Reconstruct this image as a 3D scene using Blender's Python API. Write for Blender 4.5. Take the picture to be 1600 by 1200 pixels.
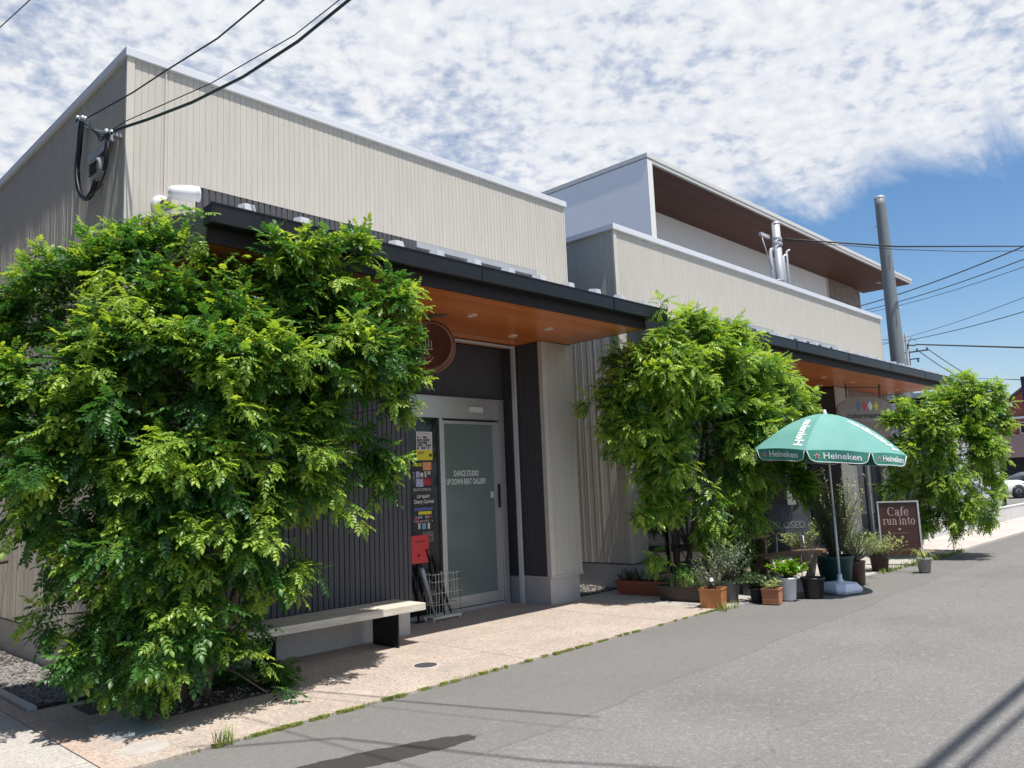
import bpy, bmesh, math, random
import numpy as np
from mathutils import Vector, Matrix
R = math.radians
random.seed(7); rng = np.random.default_rng(7)
scene = bpy.context.scene
for o in list(bpy.data.objects): bpy.data.objects.remove(o)

# ---------------------------------------------------------------- camera
cam = bpy.data.cameras.new('camera'); camo = bpy.data.objects.new('camera', cam)
scene.collection.objects.link(camo); scene.camera = camo
cam.sensor_fit = 'HORIZONTAL'; cam.sensor_width = 36; cam.lens = 28.02
cam.clip_start = 0.1; cam.clip_end = 2000
_r = Vector((0.693142, -0.719647, -0.040773)); _u = Vector((-0.064769, -0.118522, 0.990837)); _f = _r.cross(_u) * -1
_m = Matrix((( _r.x, _u.x, -_f.x), (_r.y, _u.y, -_f.y), (_r.z, _u.z, -_f.z)))
camo.matrix_world = Matrix.Translation((0, 0, 1.6)) @ _m.to_4x4()

# ---------------------------------------------------------------- light
SUN = Vector((0.034, 0.355, -1)).normalized()      # direction the light travels
elev = math.asin(-SUN.z); azim = math.atan2(-SUN.x, -SUN.y)   # azimuth from +Y towards +X
sun = bpy.data.lights.new('sun', 'SUN'); suno = bpy.data.objects.new('sun', sun)
scene.collection.objects.link(suno)
sun.energy = 5.0; sun.angle = R(0.53); sun.color = (1.0, 0.955, 0.89)
suno.rotation_euler = SUN.to_track_quat('-Z', 'Y').to_euler()
scene.view_settings.view_transform = 'Standard'; scene.view_settings.look = 'None'
scene.view_settings.gamma = 1; scene.view_settings.exposure = 0.36

w = bpy.data.worlds.new('World'); scene.world = w; w.use_nodes = True
nt = w.node_tree; N = nt.nodes; Lk = nt.links; N.clear()
def wn(t, **k):
    n = N.new(t)
    for a, b in k.items(): setattr(n, a, b)
    return n
def wm(op, a, b=None, c=None, clamp=False):
    n = wn('ShaderNodeMath', operation=op, use_clamp=clamp)
    for i, x in enumerate((a, b, c)):
        if x is None: continue
        if isinstance(x, (int, float)): n.inputs[i].default_value = x
        else: Lk.new(x, n.inputs[i])
    return n.outputs[0]
sky = wn('ShaderNodeTexSky', sky_type='NISHITA', sun_disc=False)
shs = wn('ShaderNodeHueSaturation'); Lk.new(sky.outputs[0], shs.inputs['Color']); shs.inputs['Saturation'].default_value = 1.22; shs.inputs['Value'].default_value = 1.28
sky.sun_elevation = elev; sky.sun_rotation = azim; sky.air_density = 1.0; sky.dust_density = 0.6; sky.ozone_density = 1.8
tc = wn('ShaderNodeTexCoord'); sp = wn('ShaderNodeSeparateXYZ'); Lk.new(tc.outputs['Generated'], sp.inputs[0])
dz = wm('MAXIMUM', sp.outputs[2], 0.03)
cx = wm('DIVIDE', sp.outputs[0], dz); cy = wm('DIVIDE', sp.outputs[1], dz)
dq = wm('ADD', dz, .22); cb = wn('ShaderNodeCombineXYZ'); Lk.new(wm('DIVIDE', sp.outputs[0], dq), cb.inputs[0]); Lk.new(wm('DIVIDE', sp.outputs[1], dq), cb.inputs[1])
def cn(scale, detail, rough, rot=0, sx=1, sy=1, dist=0, off=0):
    mp = wn('ShaderNodeMapping'); mp.inputs['Rotation'].default_value = (0, 0, rot); mp.inputs['Scale'].default_value = (sx, sy, 1)
    mp.inputs['Location'].default_value = (off, off * .7, off * .3)
    Lk.new(cb.outputs[0], mp.inputs[0]); n = wn('ShaderNodeTexNoise'); Lk.new(mp.outputs[0], n.inputs['Vector'])
    n.inputs['Scale'].default_value = scale; n.inputs['Detail'].default_value = detail; n.inputs['Roughness'].default_value = rough
    n.inputs['Distortion'].default_value = dist
    return n.outputs['Fac']
fine = cn(27, 5, .56, R(45), 1, 1, .1)
midn = cn(4.2, 5, .6, R(35), 1, 1.15, .3, 3.1)
big = cn(1.5, 3, .5, off=7.7)
wisp = cn(2.2, 7, .62, R(-30), .6, 1.5, .9, 1.3)
# edge of the cloud deck: dense overhead, open towards +x low sky
e = wm('ADD', cx, wm('MULTIPLY', cy, -.16)); e = wm('ADD', e, wm('MULTIPLY', wm('SUBTRACT', wisp, .5), 2.1))
edge = wn('ShaderNodeMapRange', interpolation_type='SMOOTHSTEP'); Lk.new(e, edge.inputs[0])
edge.inputs[1].default_value = 2.15; edge.inputs[2].default_value = 2.95; edge.inputs[3].default_value = 1; edge.inputs[4].default_value = 0
cov = wm('ADD', wm('MULTIPLY', fine, 1.25), wm('ADD', wm('MULTIPLY', midn, 1.5), wm('MULTIPLY', big, .6)))
cov = wn('ShaderNodeMapRange'); cov_in = wm('ADD', wm('MULTIPLY', fine, 1.55), wm('ADD', wm('MULTIPLY', midn, 1.6), wm('MULTIPLY', big, .7)))
Lk.new(cov_in, cov.inputs[0]); cov.inputs[1].default_value = 1.34; cov.inputs[2].default_value = 1.94; cov.inputs[3].default_value = .36
west = wn('ShaderNodeMapRange', interpolation_type='SMOOTHSTEP'); Lk.new(wm('SUBTRACT', sp.outputs[0], wm('MULTIPLY', sp.outputs[2], .15)), west.inputs[0])
west.inputs[1].default_value = -.30; west.inputs[2].default_value = .02     # clouds taken out of the unseen west to dim the side wall
deck = wm('MULTIPLY', wm('MULTIPLY', edge.outputs[0], cov.outputs[0], clamp=True), west.outputs[0], clamp=True)
# thin streaks low on the right and pale haze at the horizon
st = wn('ShaderNodeMapRange'); Lk.new(cn(.55, 5, .6, R(-12), .8, 2.2, .6, 9.4), st.inputs[0])
st.inputs[1].default_value = .56; st.inputs[2].default_value = .80; st.inputs[4].default_value = .6
hz = wn('ShaderNodeMapRange', interpolation_type='SMOOTHSTEP'); Lk.new(sp.outputs[2], hz.inputs[0])
hz.inputs[1].default_value = .20; hz.inputs[2].default_value = 0.0; hz.inputs[4].default_value = .62
allm = wm('MAXIMUM', deck, st.outputs[0])
cc = wn('ShaderNodeValToRGB'); Lk.new(wm('ADD', wm('MULTIPLY', fine, .7), wm('MULTIPLY', midn, .35)), cc.inputs[0])
cc.color_ramp.elements[0].position = .36; cc.color_ramp.elements[0].color = (.70, .75, .86, 1)
cc.color_ramp.elements[1].position = .66; cc.color_ramp.elements[1].color = (.97, .98, 1.0, 1)
bgs = wn('ShaderNodeBackground'); Lk.new(shs.outputs[0], bgs.inputs[0]); bgs.inputs[1].default_value = .086
bgc = wn('ShaderNodeBackground'); Lk.new(cc.outputs[0], bgc.inputs[0]); bgc.inputs[1].default_value = .74
bgh = wn('ShaderNodeBackground'); bgh.inputs[0].default_value = (.60, .74, .95, 1); bgh.inputs[1].default_value = .62
mh_ = wn('ShaderNodeMixShader'); Lk.new(hz.outputs[0], mh_.inputs[0]); Lk.new(bgs.outputs[0], mh_.inputs[1]); Lk.new(bgh.outputs[0], mh_.inputs[2])
mx = wn('ShaderNodeMixShader'); Lk.new(allm, mx.inputs[0]); Lk.new(mh_.outputs[0], mx.inputs[1]); Lk.new(bgc.outputs[0], mx.inputs[2])
wo = wn('ShaderNodeOutputWorld'); Lk.new(mx.outputs[0], wo.inputs[0])
scene.render.engine = 'CYCLES'
scene.cycles.max_bounces = 8; scene.cycles.transparent_max_bounces = 8

# ---------------------------------------------------------------- materials
MATS = {}
def mat(name, col, rough=.7, metal=0, var=.12, vscale=6, bump=0, bscale=80, stretch=(1,1,1), col2=None, spec=.5, dirt=0, dirtcol=(.05,.045,.035), fine=0, trans=0, alpha=1):
    if name in MATS: return MATS[name]
    m = bpy.data.materials.new(name); m.use_nodes = True; t = m.node_tree; n = t.nodes; l = t.links
    b = n['Principled BSDF']; b.inputs['Roughness'].default_value = rough; b.inputs['Metallic'].default_value = metal
    b.inputs['Specular IOR Level'].default_value = spec
    c = n.new('ShaderNodeTexCoord'); mp = n.new('ShaderNodeMapping'); mp.inputs['Scale'].default_value = stretch
    l.new(c.outputs['Object'], mp.inputs[0])
    nz = n.new('ShaderNodeTexNoise'); nz.inputs['Scale'].default_value = vscale; nz.inputs['Detail'].default_value = 7; nz.inputs['Roughness'].default_value = .6
    l.new(mp.outputs[0], nz.inputs['Vector'])
    rp = n.new('ShaderNodeValToRGB'); c2 = col2 or tuple(min(1, x * (1 + var)) for x in col); c1 = tuple(x * (1 - var) for x in col) if not col2 else col
    rp.color_ramp.elements[0].position = .32; rp.color_ramp.elements[1].position = .68
    rp.color_ramp.elements[0].color = (*c1, 1); rp.color_ramp.elements[1].color = (*c2, 1)
    l.new(nz.outputs['Fac'], rp.inputs[0]); out = rp.outputs[0]
    if fine:
        nf = n.new('ShaderNodeTexNoise'); nf.inputs['Scale'].default_value = bscale; nf.inputs['Detail'].default_value = 3; l.new(mp.outputs[0], nf.inputs['Vector'])
        mr = n.new('ShaderNodeMapRange'); l.new(nf.outputs['Fac'], mr.inputs[0]); mr.inputs[1].default_value = .3; mr.inputs[2].default_value = .7
        mr.inputs[3].default_value = 1 - fine; mr.inputs[4].default_value = 1 + fine
        mm = n.new('ShaderNodeMix'); mm.data_type = 'RGBA'; mm.blend_type = 'MULTIPLY'; mm.inputs[0].default_value = 1
        l.new(out, mm.inputs[6]); l.new(mr.outputs[0], mm.inputs[7]); out = mm.outputs[2]
    if dirt:
        nd = n.new('ShaderNodeTexNoise'); nd.inputs['Scale'].default_value = vscale * .37; nd.inputs['Detail'].default_value = 9; nd.inputs['Roughness'].default_value = .72
        l.new(mp.outputs[0], nd.inputs['Vector']); md = n.new('ShaderNodeMapRange'); l.new(nd.outputs['Fac'], md.inputs[0])
        md.inputs[1].default_value = .52; md.inputs[2].default_value = .75; md.inputs[4].default_value = dirt
        mm = n.new('ShaderNodeMix'); mm.data_type = 'RGBA'; l.new(md.outputs[0], mm.inputs[0]); l.new(out, mm.inputs[6]); mm.inputs[7].default_value = (*dirtcol, 1); out = mm.outputs[2]
    l.new(out, b.inputs['Base Color'])
    if bump:
        nb = n.new('ShaderNodeTexNoise'); nb.inputs['Scale'].default_value = bscale; nb.inputs['Detail'].default_value = 5; l.new(mp.outputs[0], nb.inputs['Vector'])
        bp = n.new('ShaderNodeBump'); bp.inputs['Strength'].default_value = bump; bp.inputs['Distance'].default_value = .01
        l.new(nb.outputs['Fac'], bp.inputs['Height']); l.new(bp.outputs[0], b.inputs['Normal'])
    if trans: b.inputs['Transmission Weight'].default_value = trans
    MATS[name] = m; return m

def planks(name, c1, c2, pitch=.12, axis=1, rough=.35, gloss=.5):
    """boards running along X, each with its own tone, thin dark joints, streaky grain"""
    m = bpy.data.materials.new(name); m.use_nodes = True; t = m.node_tree; n = t.nodes; l = t.links; b = n['Principled BSDF']
    b.inputs['Roughness'].default_value = rough; b.inputs['Specular IOR Level'].default_value = gloss
    c = n.new('ShaderNodeTexCoord'); s = n.new('ShaderNodeSeparateXYZ'); l.new(c.outputs['Object'], s.inputs[0])
    def M(op, a, bb=None):
        q = n.new('ShaderNodeMath'); q.operation = op
        for i, x in enumerate((a, bb)):
            if x is None: continue
            if isinstance(x, (int, float)): q.inputs[i].default_value = x
            else: l.new(x, q.inputs[i])
        return q.outputs[0]
    d = M('DIVIDE', s.outputs[axis], pitch); fl = M('FLOOR', d); fr = M('FRACT', d)
    wn_ = n.new('ShaderNodeTexWhiteNoise'); wn_.noise_dimensions = '1D'; l.new(fl, wn_.inputs['W'])
    mp = n.new('ShaderNodeMapping'); mp.inputs['Scale'].default_value = (.7, 14, 14) if axis == 1 else (14, .7, 14); l.new(c.outputs['Object'], mp.inputs[0])
    nz = n.new('ShaderNodeTexNoise'); nz.inputs['Scale'].default_value = 3; nz.inputs['Detail'].default_value = 6; l.new(mp.outputs[0], nz.inputs['Vector'])
    f = M('ADD', M('MULTIPLY', wn_.outputs['Value'], .35), M('MULTIPLY', nz.outputs['Fac'], .75))
    rp = n.new('ShaderNodeValToRGB'); rp.color_ramp.elements[0].position = .2; rp.color_ramp.elements[1].position = .85
    rp.color_ramp.elements[0].color = (*c1, 1); rp.color_ramp.elements[1].color = (*c2, 1); l.new(f, rp.inputs[0])
    j = M('GREATER_THAN', fr, .05); mm = n.new('ShaderNodeMix'); mm.data_type = 'RGBA'; l.new(j, mm.inputs[0])
    mm.inputs[6].default_value = (*(x * .25 for x in c1), 1); l.new(rp.outputs[0], mm.inputs[7]); l.new(mm.outputs[2], b.inputs['Base Color'])
    return m

def mirrorish(name, col, rough, alpha_mix=0):
    m = bpy.data.materials.new(name); m.use_nodes = True; b = m.node_tree.nodes['Principled BSDF']
    b.inputs['Base Color'].default_value = (*col, 1); b.inputs['Roughness'].default_value = rough; b.inputs['Specular IOR Level'].default_value = .45
    return m

beige = mat('beige siding', (.50, .470, .418), .62, var=.06, vscale=2, bump=.35, bscale=30, stretch=(7, 7, .5), fine=.04, dirt=.26, dirtcol=(.38, .355, .315))
beige_side = mat('beige side siding', (.49, .455, .395), .7, var=.07, vscale=3, bump=.5, bscale=34, stretch=(9, 9, .45), fine=.10, dirt=.2, dirtcol=(.27, .24, .20))
trim = mat('beige trim', (.55, .515, .455), .5, var=.04)
char = mat('charcoal siding', (.060, .060, .068), .6, var=.12, vscale=3, bump=.3, bscale=40, stretch=(8, 8, .7), fine=.1)
capm = mat('pale metal coping', (.62, .64, .68), .42, var=.04, vscale=2)
conc = mat('plinth concrete', (.46, .44, .42), .85, var=.10, vscale=2.5, bump=.25, bscale=60, dirt=.35, dirtcol=(.30, .27, .24), fine=.06)
black = mat('black metal', (.010, .011, .013), .38, var=.15, spec=.35)
blackm = mat('black matt board', (.018, .016, .016), .6, var=.15, spec=.3)
steel = mat('brushed steel', (.55, .54, .53), .35, .7, var=.05, vscale=20, stretch=(1, 1, 14))
alu = mat('white aluminium', (.62, .62, .62), .4, .2, var=.03)
wood_soffit = planks('cedar soffit boards', (.46, .115, .025), (.74, .25, .065), .115, 1, .30, .5)
wood_dark = planks('dark brown soffit boards', (.085, .035, .025), (.13, .058, .042), .14, 1, .6, .3)
white_wall = mat('white render', (.80, .80, .81), .8, var=.03, vscale=1.2, fine=.03, bscale=30)
tilem = mat('brown stone cladding', (.16, .12, .10), .7, col2=(.30, .24, .2), vscale=5)
darkin = mat('dark interior', (.02, .022, .025), .8)
glass_dark = mirrorish('dark window glass', (.012, .016, .018), .04)
frost = mirrorish('frosted glass', (.13, .165, .155), .16)
galv = mat('galvanised sheet', (.42, .43, .45), .45, .3, var=.06)
whitep = mat('white plastic', (.72, .72, .72), .35, var=.04)
polec = mat('grey pole paint', (.17,.19,.20), .55, var=.08, vscale=2, stretch=(2, 2, .3), dirt=.2, dirtcol=(.2,.2,.2))
blackrub = mat('black cable', (.015, .016, .018), .5)
greencab = mat('green black cable', (.02, .045, .045), .5)

# ---------------------------------------------------------------- mesh helpers
WORG = {}
class MB:
    def __init__(s): s.v = []; s.f = []; s.sm = []
    def add(s, vs, fs, smooth=False):
        o = len(s.v); s.v += [tuple(map(float, p)) for p in vs]; s.f += [tuple(i + o for i in q) for q in fs]; s.sm += [smooth] * len(fs); return s
    def box(s, x0, y0, z0, x1, y1, z1, bev=0):
        if bev <= 0:
            return s.add([(x0,y0,z0),(x1,y0,z0),(x1,y1,z0),(x0,y1,z0),(x0,y0,z1),(x1,y0,z1),(x1,y1,z1),(x0,y1,z1)],
                         [(0,3,2,1),(4,5,6,7),(0,1,5,4),(1,2,6,5),(2,3,7,6),(3,0,4,7)])
        bm = bmesh.new(); bmesh.ops.create_cube(bm, size=1)
        for q in bm.verts: q.co = Vector(((x0+x1)/2 + q.co.x*(x1-x0), (y0+y1)/2 + q.co.y*(y1-y0), (z0+z1)/2 + q.co.z*(z1-z0)))
        bmesh.ops.bevel(bm, geom=bm.edges[:], offset=bev, segments=2, profile=.7, affect='EDGES')
        bm.verts.ensure_lookup_table()
        for i, q in enumerate(bm.verts): q.index = i
        s.add([q.co[:] for q in bm.verts], [[q.index for q in f.verts] for f in bm.faces]); bm.free(); return s
    def tube(s, pts, rad, n=8, caps=True, smooth=True):
        pts = [Vector(p) for p in pts]; rs = rad if isinstance(rad, (list, tuple)) else [rad] * len(pts)
        vs = []; up = None
        for i, p in enumerate(pts):
            d = (pts[min(i+1, len(pts)-1)] - pts[max(i-1, 0)]).normalized()
            if up is None: up = Vector((0,0,1)) if abs(d.z) < .9 else Vector((1,0,0))
            a = d.cross(up).normalized(); b = a.cross(d); up = b
            for k in range(n):
                t = 2*math.pi*k/n; vs.append(p + rs[i]*(math.cos(t)*a + math.sin(t)*b))
        fs = [(i*n+k, i*n+(k+1)%n, (i+1)*n+(k+1)%n, (i+1)*n+k) for i in range(len(pts)-1) for k in range(n)]
        o = len(s.v); s.add(vs, fs, smooth)
        if caps: s.f += [tuple(o+k for k in range(n))[::-1], tuple(o+(len(pts)-1)*n+k for k in range(n))]; s.sm += [False, False]
        return s
    def lathe(s, prof, c=(0,0,0), n=24, smooth=True, axis=None, sq=0):
        """prof: list of (r, h); axis: direction (default z); sq = squareness"""
        ax = Vector(axis).normalized() if axis else Vector((0,0,1))
        a = ax.cross(Vector((0,1,0)) if abs(ax.y) < .9 else Vector((1,0,0))).normalized(); b = ax.cross(a); c = Vector(c)
        vs = [c + h*ax + r*(math.cos(2*math.pi*k/n)*a + math.sin(2*math.pi*k/n)*b) for r, h in prof for k in range(n)]
        fs = [(i*n+k, i*n+(k+1)%n, (i+1)*n+(k+1)%n, (i+1)*n+k) for i in range(len(prof)-1) for k in range(n)]
        return s.add(vs, fs, smooth)
    def prism(s, poly, a0, a1, axis='x'):
        """polygon (2D) extruded along an axis; x: (y,z)  y: (x,z)  z: (x,y)"""
        def P(u, v, a): return {'x': (a,u,v), 'y': (u,a,v), 'z': (u,v,a)}[axis]
        n = len(poly); return s.add([P(u,v,a0) for u,v in poly] + [P(u,v,a1) for u,v in poly],
            [tuple(range(n))[::-1], tuple(range(n, 2*n))] + [(i, (i+1)%n, n+(i+1)%n, n+i) for i in range(n)])
    def quad(s, *p): return s.add(p, [tuple(range(len(p)))])
    def siding(s, org, d, L, z0, z1, nrm, pitch=.0620, gw=.0042, gd=.0038, jit=.0):
        d = Vector(d); nrm = Vector(nrm); org = Vector(org); t = 0.; prof = []
        while t < L - 1e-4:
            e = min(t + pitch, L); j = random.uniform(-jit, jit)
            prof += [(t, -gd), (t+gw, -gd), (t+gw+.0015, j), (e-.0015, j)]; t = e
        prof.append((L, 0)); n = len(prof)
        vs = [org + d*a + nrm*b + Vector((0,0,z)) for z in (z0, z1) for a, b in prof]
        flip = d.cross(Vector((0,0,1))).dot(nrm) < 0
        fs = [(i, i+1, n+i+1, n+i) if not flip else (i+1, i, n+i, n+i+1) for i in range(n-1)]
        return s.add(vs, fs)
    def build(s, name, m=None, parent=None, org=None, rot=0):
        me = bpy.data.meshes.new(name); o = bpy.data.objects.new(name, me)
        off = Vector((0,0,0))
        if parent is not None: off = WORG.get(parent.name, Vector((0,0,0))); o.parent = parent
        if org is not None: off2 = Vector(org)
        else: off2 = off
        if org is not None: o.location = off2 - off
        WORG[o.name] = off2
        me.from_pydata([(a-off2.x, b-off2.y, c-off2.z) for a,b,c in s.v], [], s.f)
        me.polygons.foreach_set('use_smooth', s.sm)
        if m: me.materials.append(m)
        scene.collection.objects.link(o); return o
def tag(o, label=None, cat=None, group=None, kind=None):
    for k, v in (('label', label), ('category', cat), ('group', group), ('kind', kind)):
        if v: o[k] = v
    return o
def thing(name, loc, label, cat, group=None):
    o = bpy.data.objects.new(name, None); o.empty_display_size = .2; scene.collection.objects.link(o)
    o.location = loc; WORG[o.name] = Vector(loc); return tag(o, label, cat, group)
def struct(o): o['kind'] = 'structure'; return o
def box(name, m, parent, *a, bev=0): return MB().box(*a, bev=bev).build(name, m, parent)

def text(name, string, m, parent, origin, ux, uy, size, width=None, bold=.0, depth=.002, wrap=None, align='CENTER'):
    """lettering as a mesh: ux, uy = world directions of the writing, origin = centre of the line"""
    c = bpy.data.curves.new(name, 'FONT'); c.body = string; c.size = 1; c.align_x = align; c.align_y = 'CENTER'; c.offset = bold; c.extrude = 0; c.resolution_u = 3
    o = bpy.data.objects.new(name, c); scene.collection.objects.link(o)
    dg = bpy.context.evaluated_depsgraph_get(); me = bpy.data.meshes.new_from_object(o.evaluated_get(dg)); bpy.data.objects.remove(o)
    bm = bmesh.new(); bm.from_mesh(me)
    xs = [v.co.x for v in bm.verts]; W = max(xs) - min(xs); sx = (width / W) if width else size; mid = (max(xs)+min(xs))/2
    ux = Vector(ux).normalized(); uy = Vector(uy).normalized(); nz = ux.cross(uy); origin = Vector(origin)
    if wrap: bmesh.ops.subdivide_edges(bm, edges=[e for e in bm.edges if e.calc_length() > .25], cuts=2)
    po = WORG[parent.name]
    for v in bm.verts:
        a, b = (v.co.x - (mid if align == 'CENTER' else 0)) * sx, v.co.y * size
        v.co = (wrap(a, b) if wrap else origin + ux*a + uy*b + nz*depth) - po
    bm.to_mesh(me); bm.free(); me.name = name; me.materials.clear(); me.materials.append(m)
    q = bpy.data.objects.new(name, me); q.parent = parent; scene.collection.objects.link(q); WORG[q.name] = po; return q
# ================================================================ GROUND
def ground_mat():
    m = bpy.data.materials.new('asphalt'); m.use_nodes = True; t = m.node_tree; n = t.nodes; l = t.links; b = n['Principled BSDF']
    def M(op, a, bb=None, cl=False):
        q = n.new('ShaderNodeMath'); q.operation = op; q.use_clamp = cl
        for i, x in enumerate((a, bb)):
            if x is None: continue
            if isinstance(x, (int, float)): q.inputs[i].default_value = x
            else: l.new(x, q.inputs[i])
        return q.outputs[0]
    def MR(x, a, bb, c=0, d=1):
        q = n.new('ShaderNodeMapRange'); l.new(x, q.inputs[0])
        for i, k in enumerate((a, bb, c, d)): q.inputs[i+1].default_value = k
        return q.outputs[0]
    def MIX(f, a, bb, bt='MIX'):
        q = n.new('ShaderNodeMix'); q.data_type = 'RGBA'; q.blend_type = bt
        (l.new(f, q.inputs[0]) if not isinstance(f, (int, float)) else setattr(q.inputs[0], 'default_value', f))
        for i, k in ((6, a), (7, bb)):
            if isinstance(k, tuple): q.inputs[i].default_value = (*k, 1)
            else: l.new(k, q.inputs[i])
        return q.outputs[2]
    c = n.new('ShaderNodeTexCoord'); s = n.new('ShaderNodeSeparateXYZ'); l.new(c.outputs['Object'], s.inputs[0]); X, Y = s.outputs[0], s.outputs[1]
    def NZ(sc, de=4, ro=.6, st=None):
        q = n.new('ShaderNodeTexNoise'); q.inputs['Scale'].default_value = sc; q.inputs['Detail'].default_value = de; q.inputs['Roughness'].default_value = ro
        if st:
            mp = n.new('ShaderNodeMapping'); mp.inputs['Scale'].default_value = st; l.new(c.outputs['Object'], mp.inputs[0]); l.new(mp.outputs[0], q.inputs['Vector'])
        else: l.new(c.outputs['Object'], q.inputs['Vector'])
        return q.outputs['Fac']
    big = NZ(.5, 5); streak = NZ(1.2, 5, .6, (.12, 1, 1))
    col = MIX(MR(big, .35, .65), (.160, .155, .150), (.202, .196, .190))
    col = MIX(MR(streak, .42, .7, 0, .5), col, (.205, .198, .19))
    v = n.new('ShaderNodeTexVoronoi'); v.inputs['Scale'].default_value = 95; l.new(c.outputs['Object'], v.inputs['Vector'])
    sv = n.new('ShaderNodeSeparateColor'); l.new(v.outputs['Color'], sv.inputs[0])
    col = MIX(1.0, col, MR(sv.outputs[0], 0, 1, .78, 1.18), 'MULTIPLY')
    v2 = n.new('ShaderNodeTexVoronoi'); v2.inputs['Scale'].default_value = 38; l.new(c.outputs['Object'], v2.inputs['Vector'])
    sv2 = n.new('ShaderNodeSeparateColor'); l.new(v2.outputs['Color'], sv2.inputs[0])
    col = MIX(M('MULTIPLY', M('GREATER_THAN', sv2.outputs[1], .95), .5), col, (.28, .27, .25))
    # the strip next to the paving is a later, darker and finer patch with a wandering seam
    wob = M('MULTIPLY', M('SUBTRACT', NZ(.7, 6), .5), .30)
    seam = M('ADD', M('SUBTRACT', Y, M('MULTIPLY', M('SUBTRACT', X, 3.0), .02)), wob)
    ds = M('ABSOLUTE', M('SUBTRACT', seam, 3.72))
    col = MIX(M('GREATER_THAN', seam, 3.72), col, MIX(.5, col, (.158, .153, .148)))
    col = MIX(MR(ds, .003, .011, .42, 0), col, (.06, .057, .055))
    s2 = M('ABSOLUTE', M('SUBTRACT', M('ADD', M('ADD', Y, M('MULTIPLY', X, -.10)), M('MULTIPLY', M('SUBTRACT', NZ(.9, 7), .5), 1.1)), 1.9))
    col = MIX(MR(s2, .003, .010, .38, 0), col, (.07, .066, .062))
    s3 = M('ABSOLUTE', M('SUBTRACT', M('ADD', M('ADD', X, M('MULTIPLY', Y, .5)), M('MULTIPLY', M('SUBTRACT', NZ(.8, 8), .5), 2.4)), 15.5))
    col = MIX(MR(s3, .004, .014, .38, 0), col, (.07, .066, .062))
    # wet stain
    ex = M('MULTIPLY', M('SUBTRACT', M('ADD', M('MULTIPLY', X, .96), M('MULTIPLY', Y, -.27)), 1.72), 1.05)
    ey = M('MULTIPLY', M('SUBTRACT', M('ADD', M('MULTIPLY', X, .27), M('MULTIPLY', Y, .96)), 4.90), 6.2)
    rr = M('ADD', M('SQRT', M('ADD', M('MULTIPLY', ex, ex), M('MULTIPLY', ey, ey))), M('MULTIPLY', M('SUBTRACT', NZ(9, 6, .65), .5), .5))
    wet = MR(rr, .86, .90, 1, 0)
    wet.node.clamp = True
    col = MIX(wet, col, MIX(.80, col, (.024, .022, .018)))
    l.new(col, b.inputs['Base Color'])
    l.new(MR(wet, 0, 1, .88, .5), b.inputs['Roughness']); b.inputs['Specular IOR Level'].default_value = .35
    bp = n.new('ShaderNodeBump'); bp.inputs['Strength'].default_value = .55; bp.inputs['Distance'].default_value = .006
    l.new(M('ADD', sv.outputs[0], NZ(140, 2)), bp.inputs['Height']); l.new(bp.outputs[0], b.inputs['Normal'])
    return m
asph = ground_mat()
struct(MB().quad((-400,-400,-.012),(600,-400,-.012),(600,600,-.012),(-400,600,-.012)).build('road', asph))

def aggregate(name, base, amp=.3, scale=70, joints=None):
    m = mat(name, base, .85, var=.12, vscale=1.3, dirt=.28, dirtcol=tuple(x*.62 for x in base)); t = m.node_tree; n = t.nodes; l = t.links; b = n['Principled BSDF']
    src = b.inputs['Base Color'].links[0].from_socket; c = [q for q in n if q.type == 'TEX_COORD'][0]
    v = n.new('ShaderNodeTexVoronoi'); v.inputs['Scale'].default_value = scale; l.new(c.outputs['Object'], v.inputs['Vector'])
    sc = n.new('ShaderNodeSeparateColor'); l.new(v.outputs['Color'], sc.inputs[0])
    mr = n.new('ShaderNodeMapRange'); l.new(sc.outputs[0], mr.inputs[0]); mr.inputs[3].default_value = 1-amp; mr.inputs[4].default_value = 1+amp
    hs = n.new('ShaderNodeMix'); hs.data_type = 'RGBA'; hs.blend_type = 'MULTIPLY'; hs.inputs[0].default_value = 1; l.new(src, hs.inputs[6]); l.new(mr.outputs[0], hs.inputs[7])
    w2 = n.new('ShaderNodeMix'); w2.data_type = 'RGBA'; g = n.new('ShaderNodeMath'); g.operation = 'GREATER_THAN'; l.new(sc.outputs[1], g.inputs[0]); g.inputs[1].default_value = .86
    gm = n.new('ShaderNodeMath'); gm.operation = 'MULTIPLY'; l.new(g.outputs[0], gm.inputs[0]); gm.inputs[1].default_value = .45
    l.new(gm.outputs[0], w2.inputs[0]); l.new(hs.outputs[2], w2.inputs[6]); w2.inputs[7].default_value = (base[0]*.55, base[1]*.45, base[2]*.4, 1)
    l.new(w2.outputs[2], b.inputs['Base Color'])
    bp = n.new('ShaderNodeBump'); bp.inputs['Strength'].default_value = .4; bp.inputs['Distance'].default_value = .004; l.new(sc.outputs[0], bp.inputs['Height']); l.new(bp.outputs[0], b.inputs['Normal'])
    return m
pave_m = aggregate('exposed aggregate paving', (.395, .33, .28), .22)
pave_l = aggregate('pale concrete paving', (.41, .385, .35), .15, 90)
pave_far = aggregate('pinkish concrete paving', (.49, .44, .41), .12, 60)
edge_m = aggregate('edging concrete', (.42, .33, .27), .2)
pv = MB()
pv.prism([(2.02,5.262),(9.0,5.262),(9.0,9.2),(8.95,16),(2.70,16),(2.70,7.33),(2.02,7.33)], -.05, .006, 'z')
struct(pv.build('pavement', pave_m))
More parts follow.
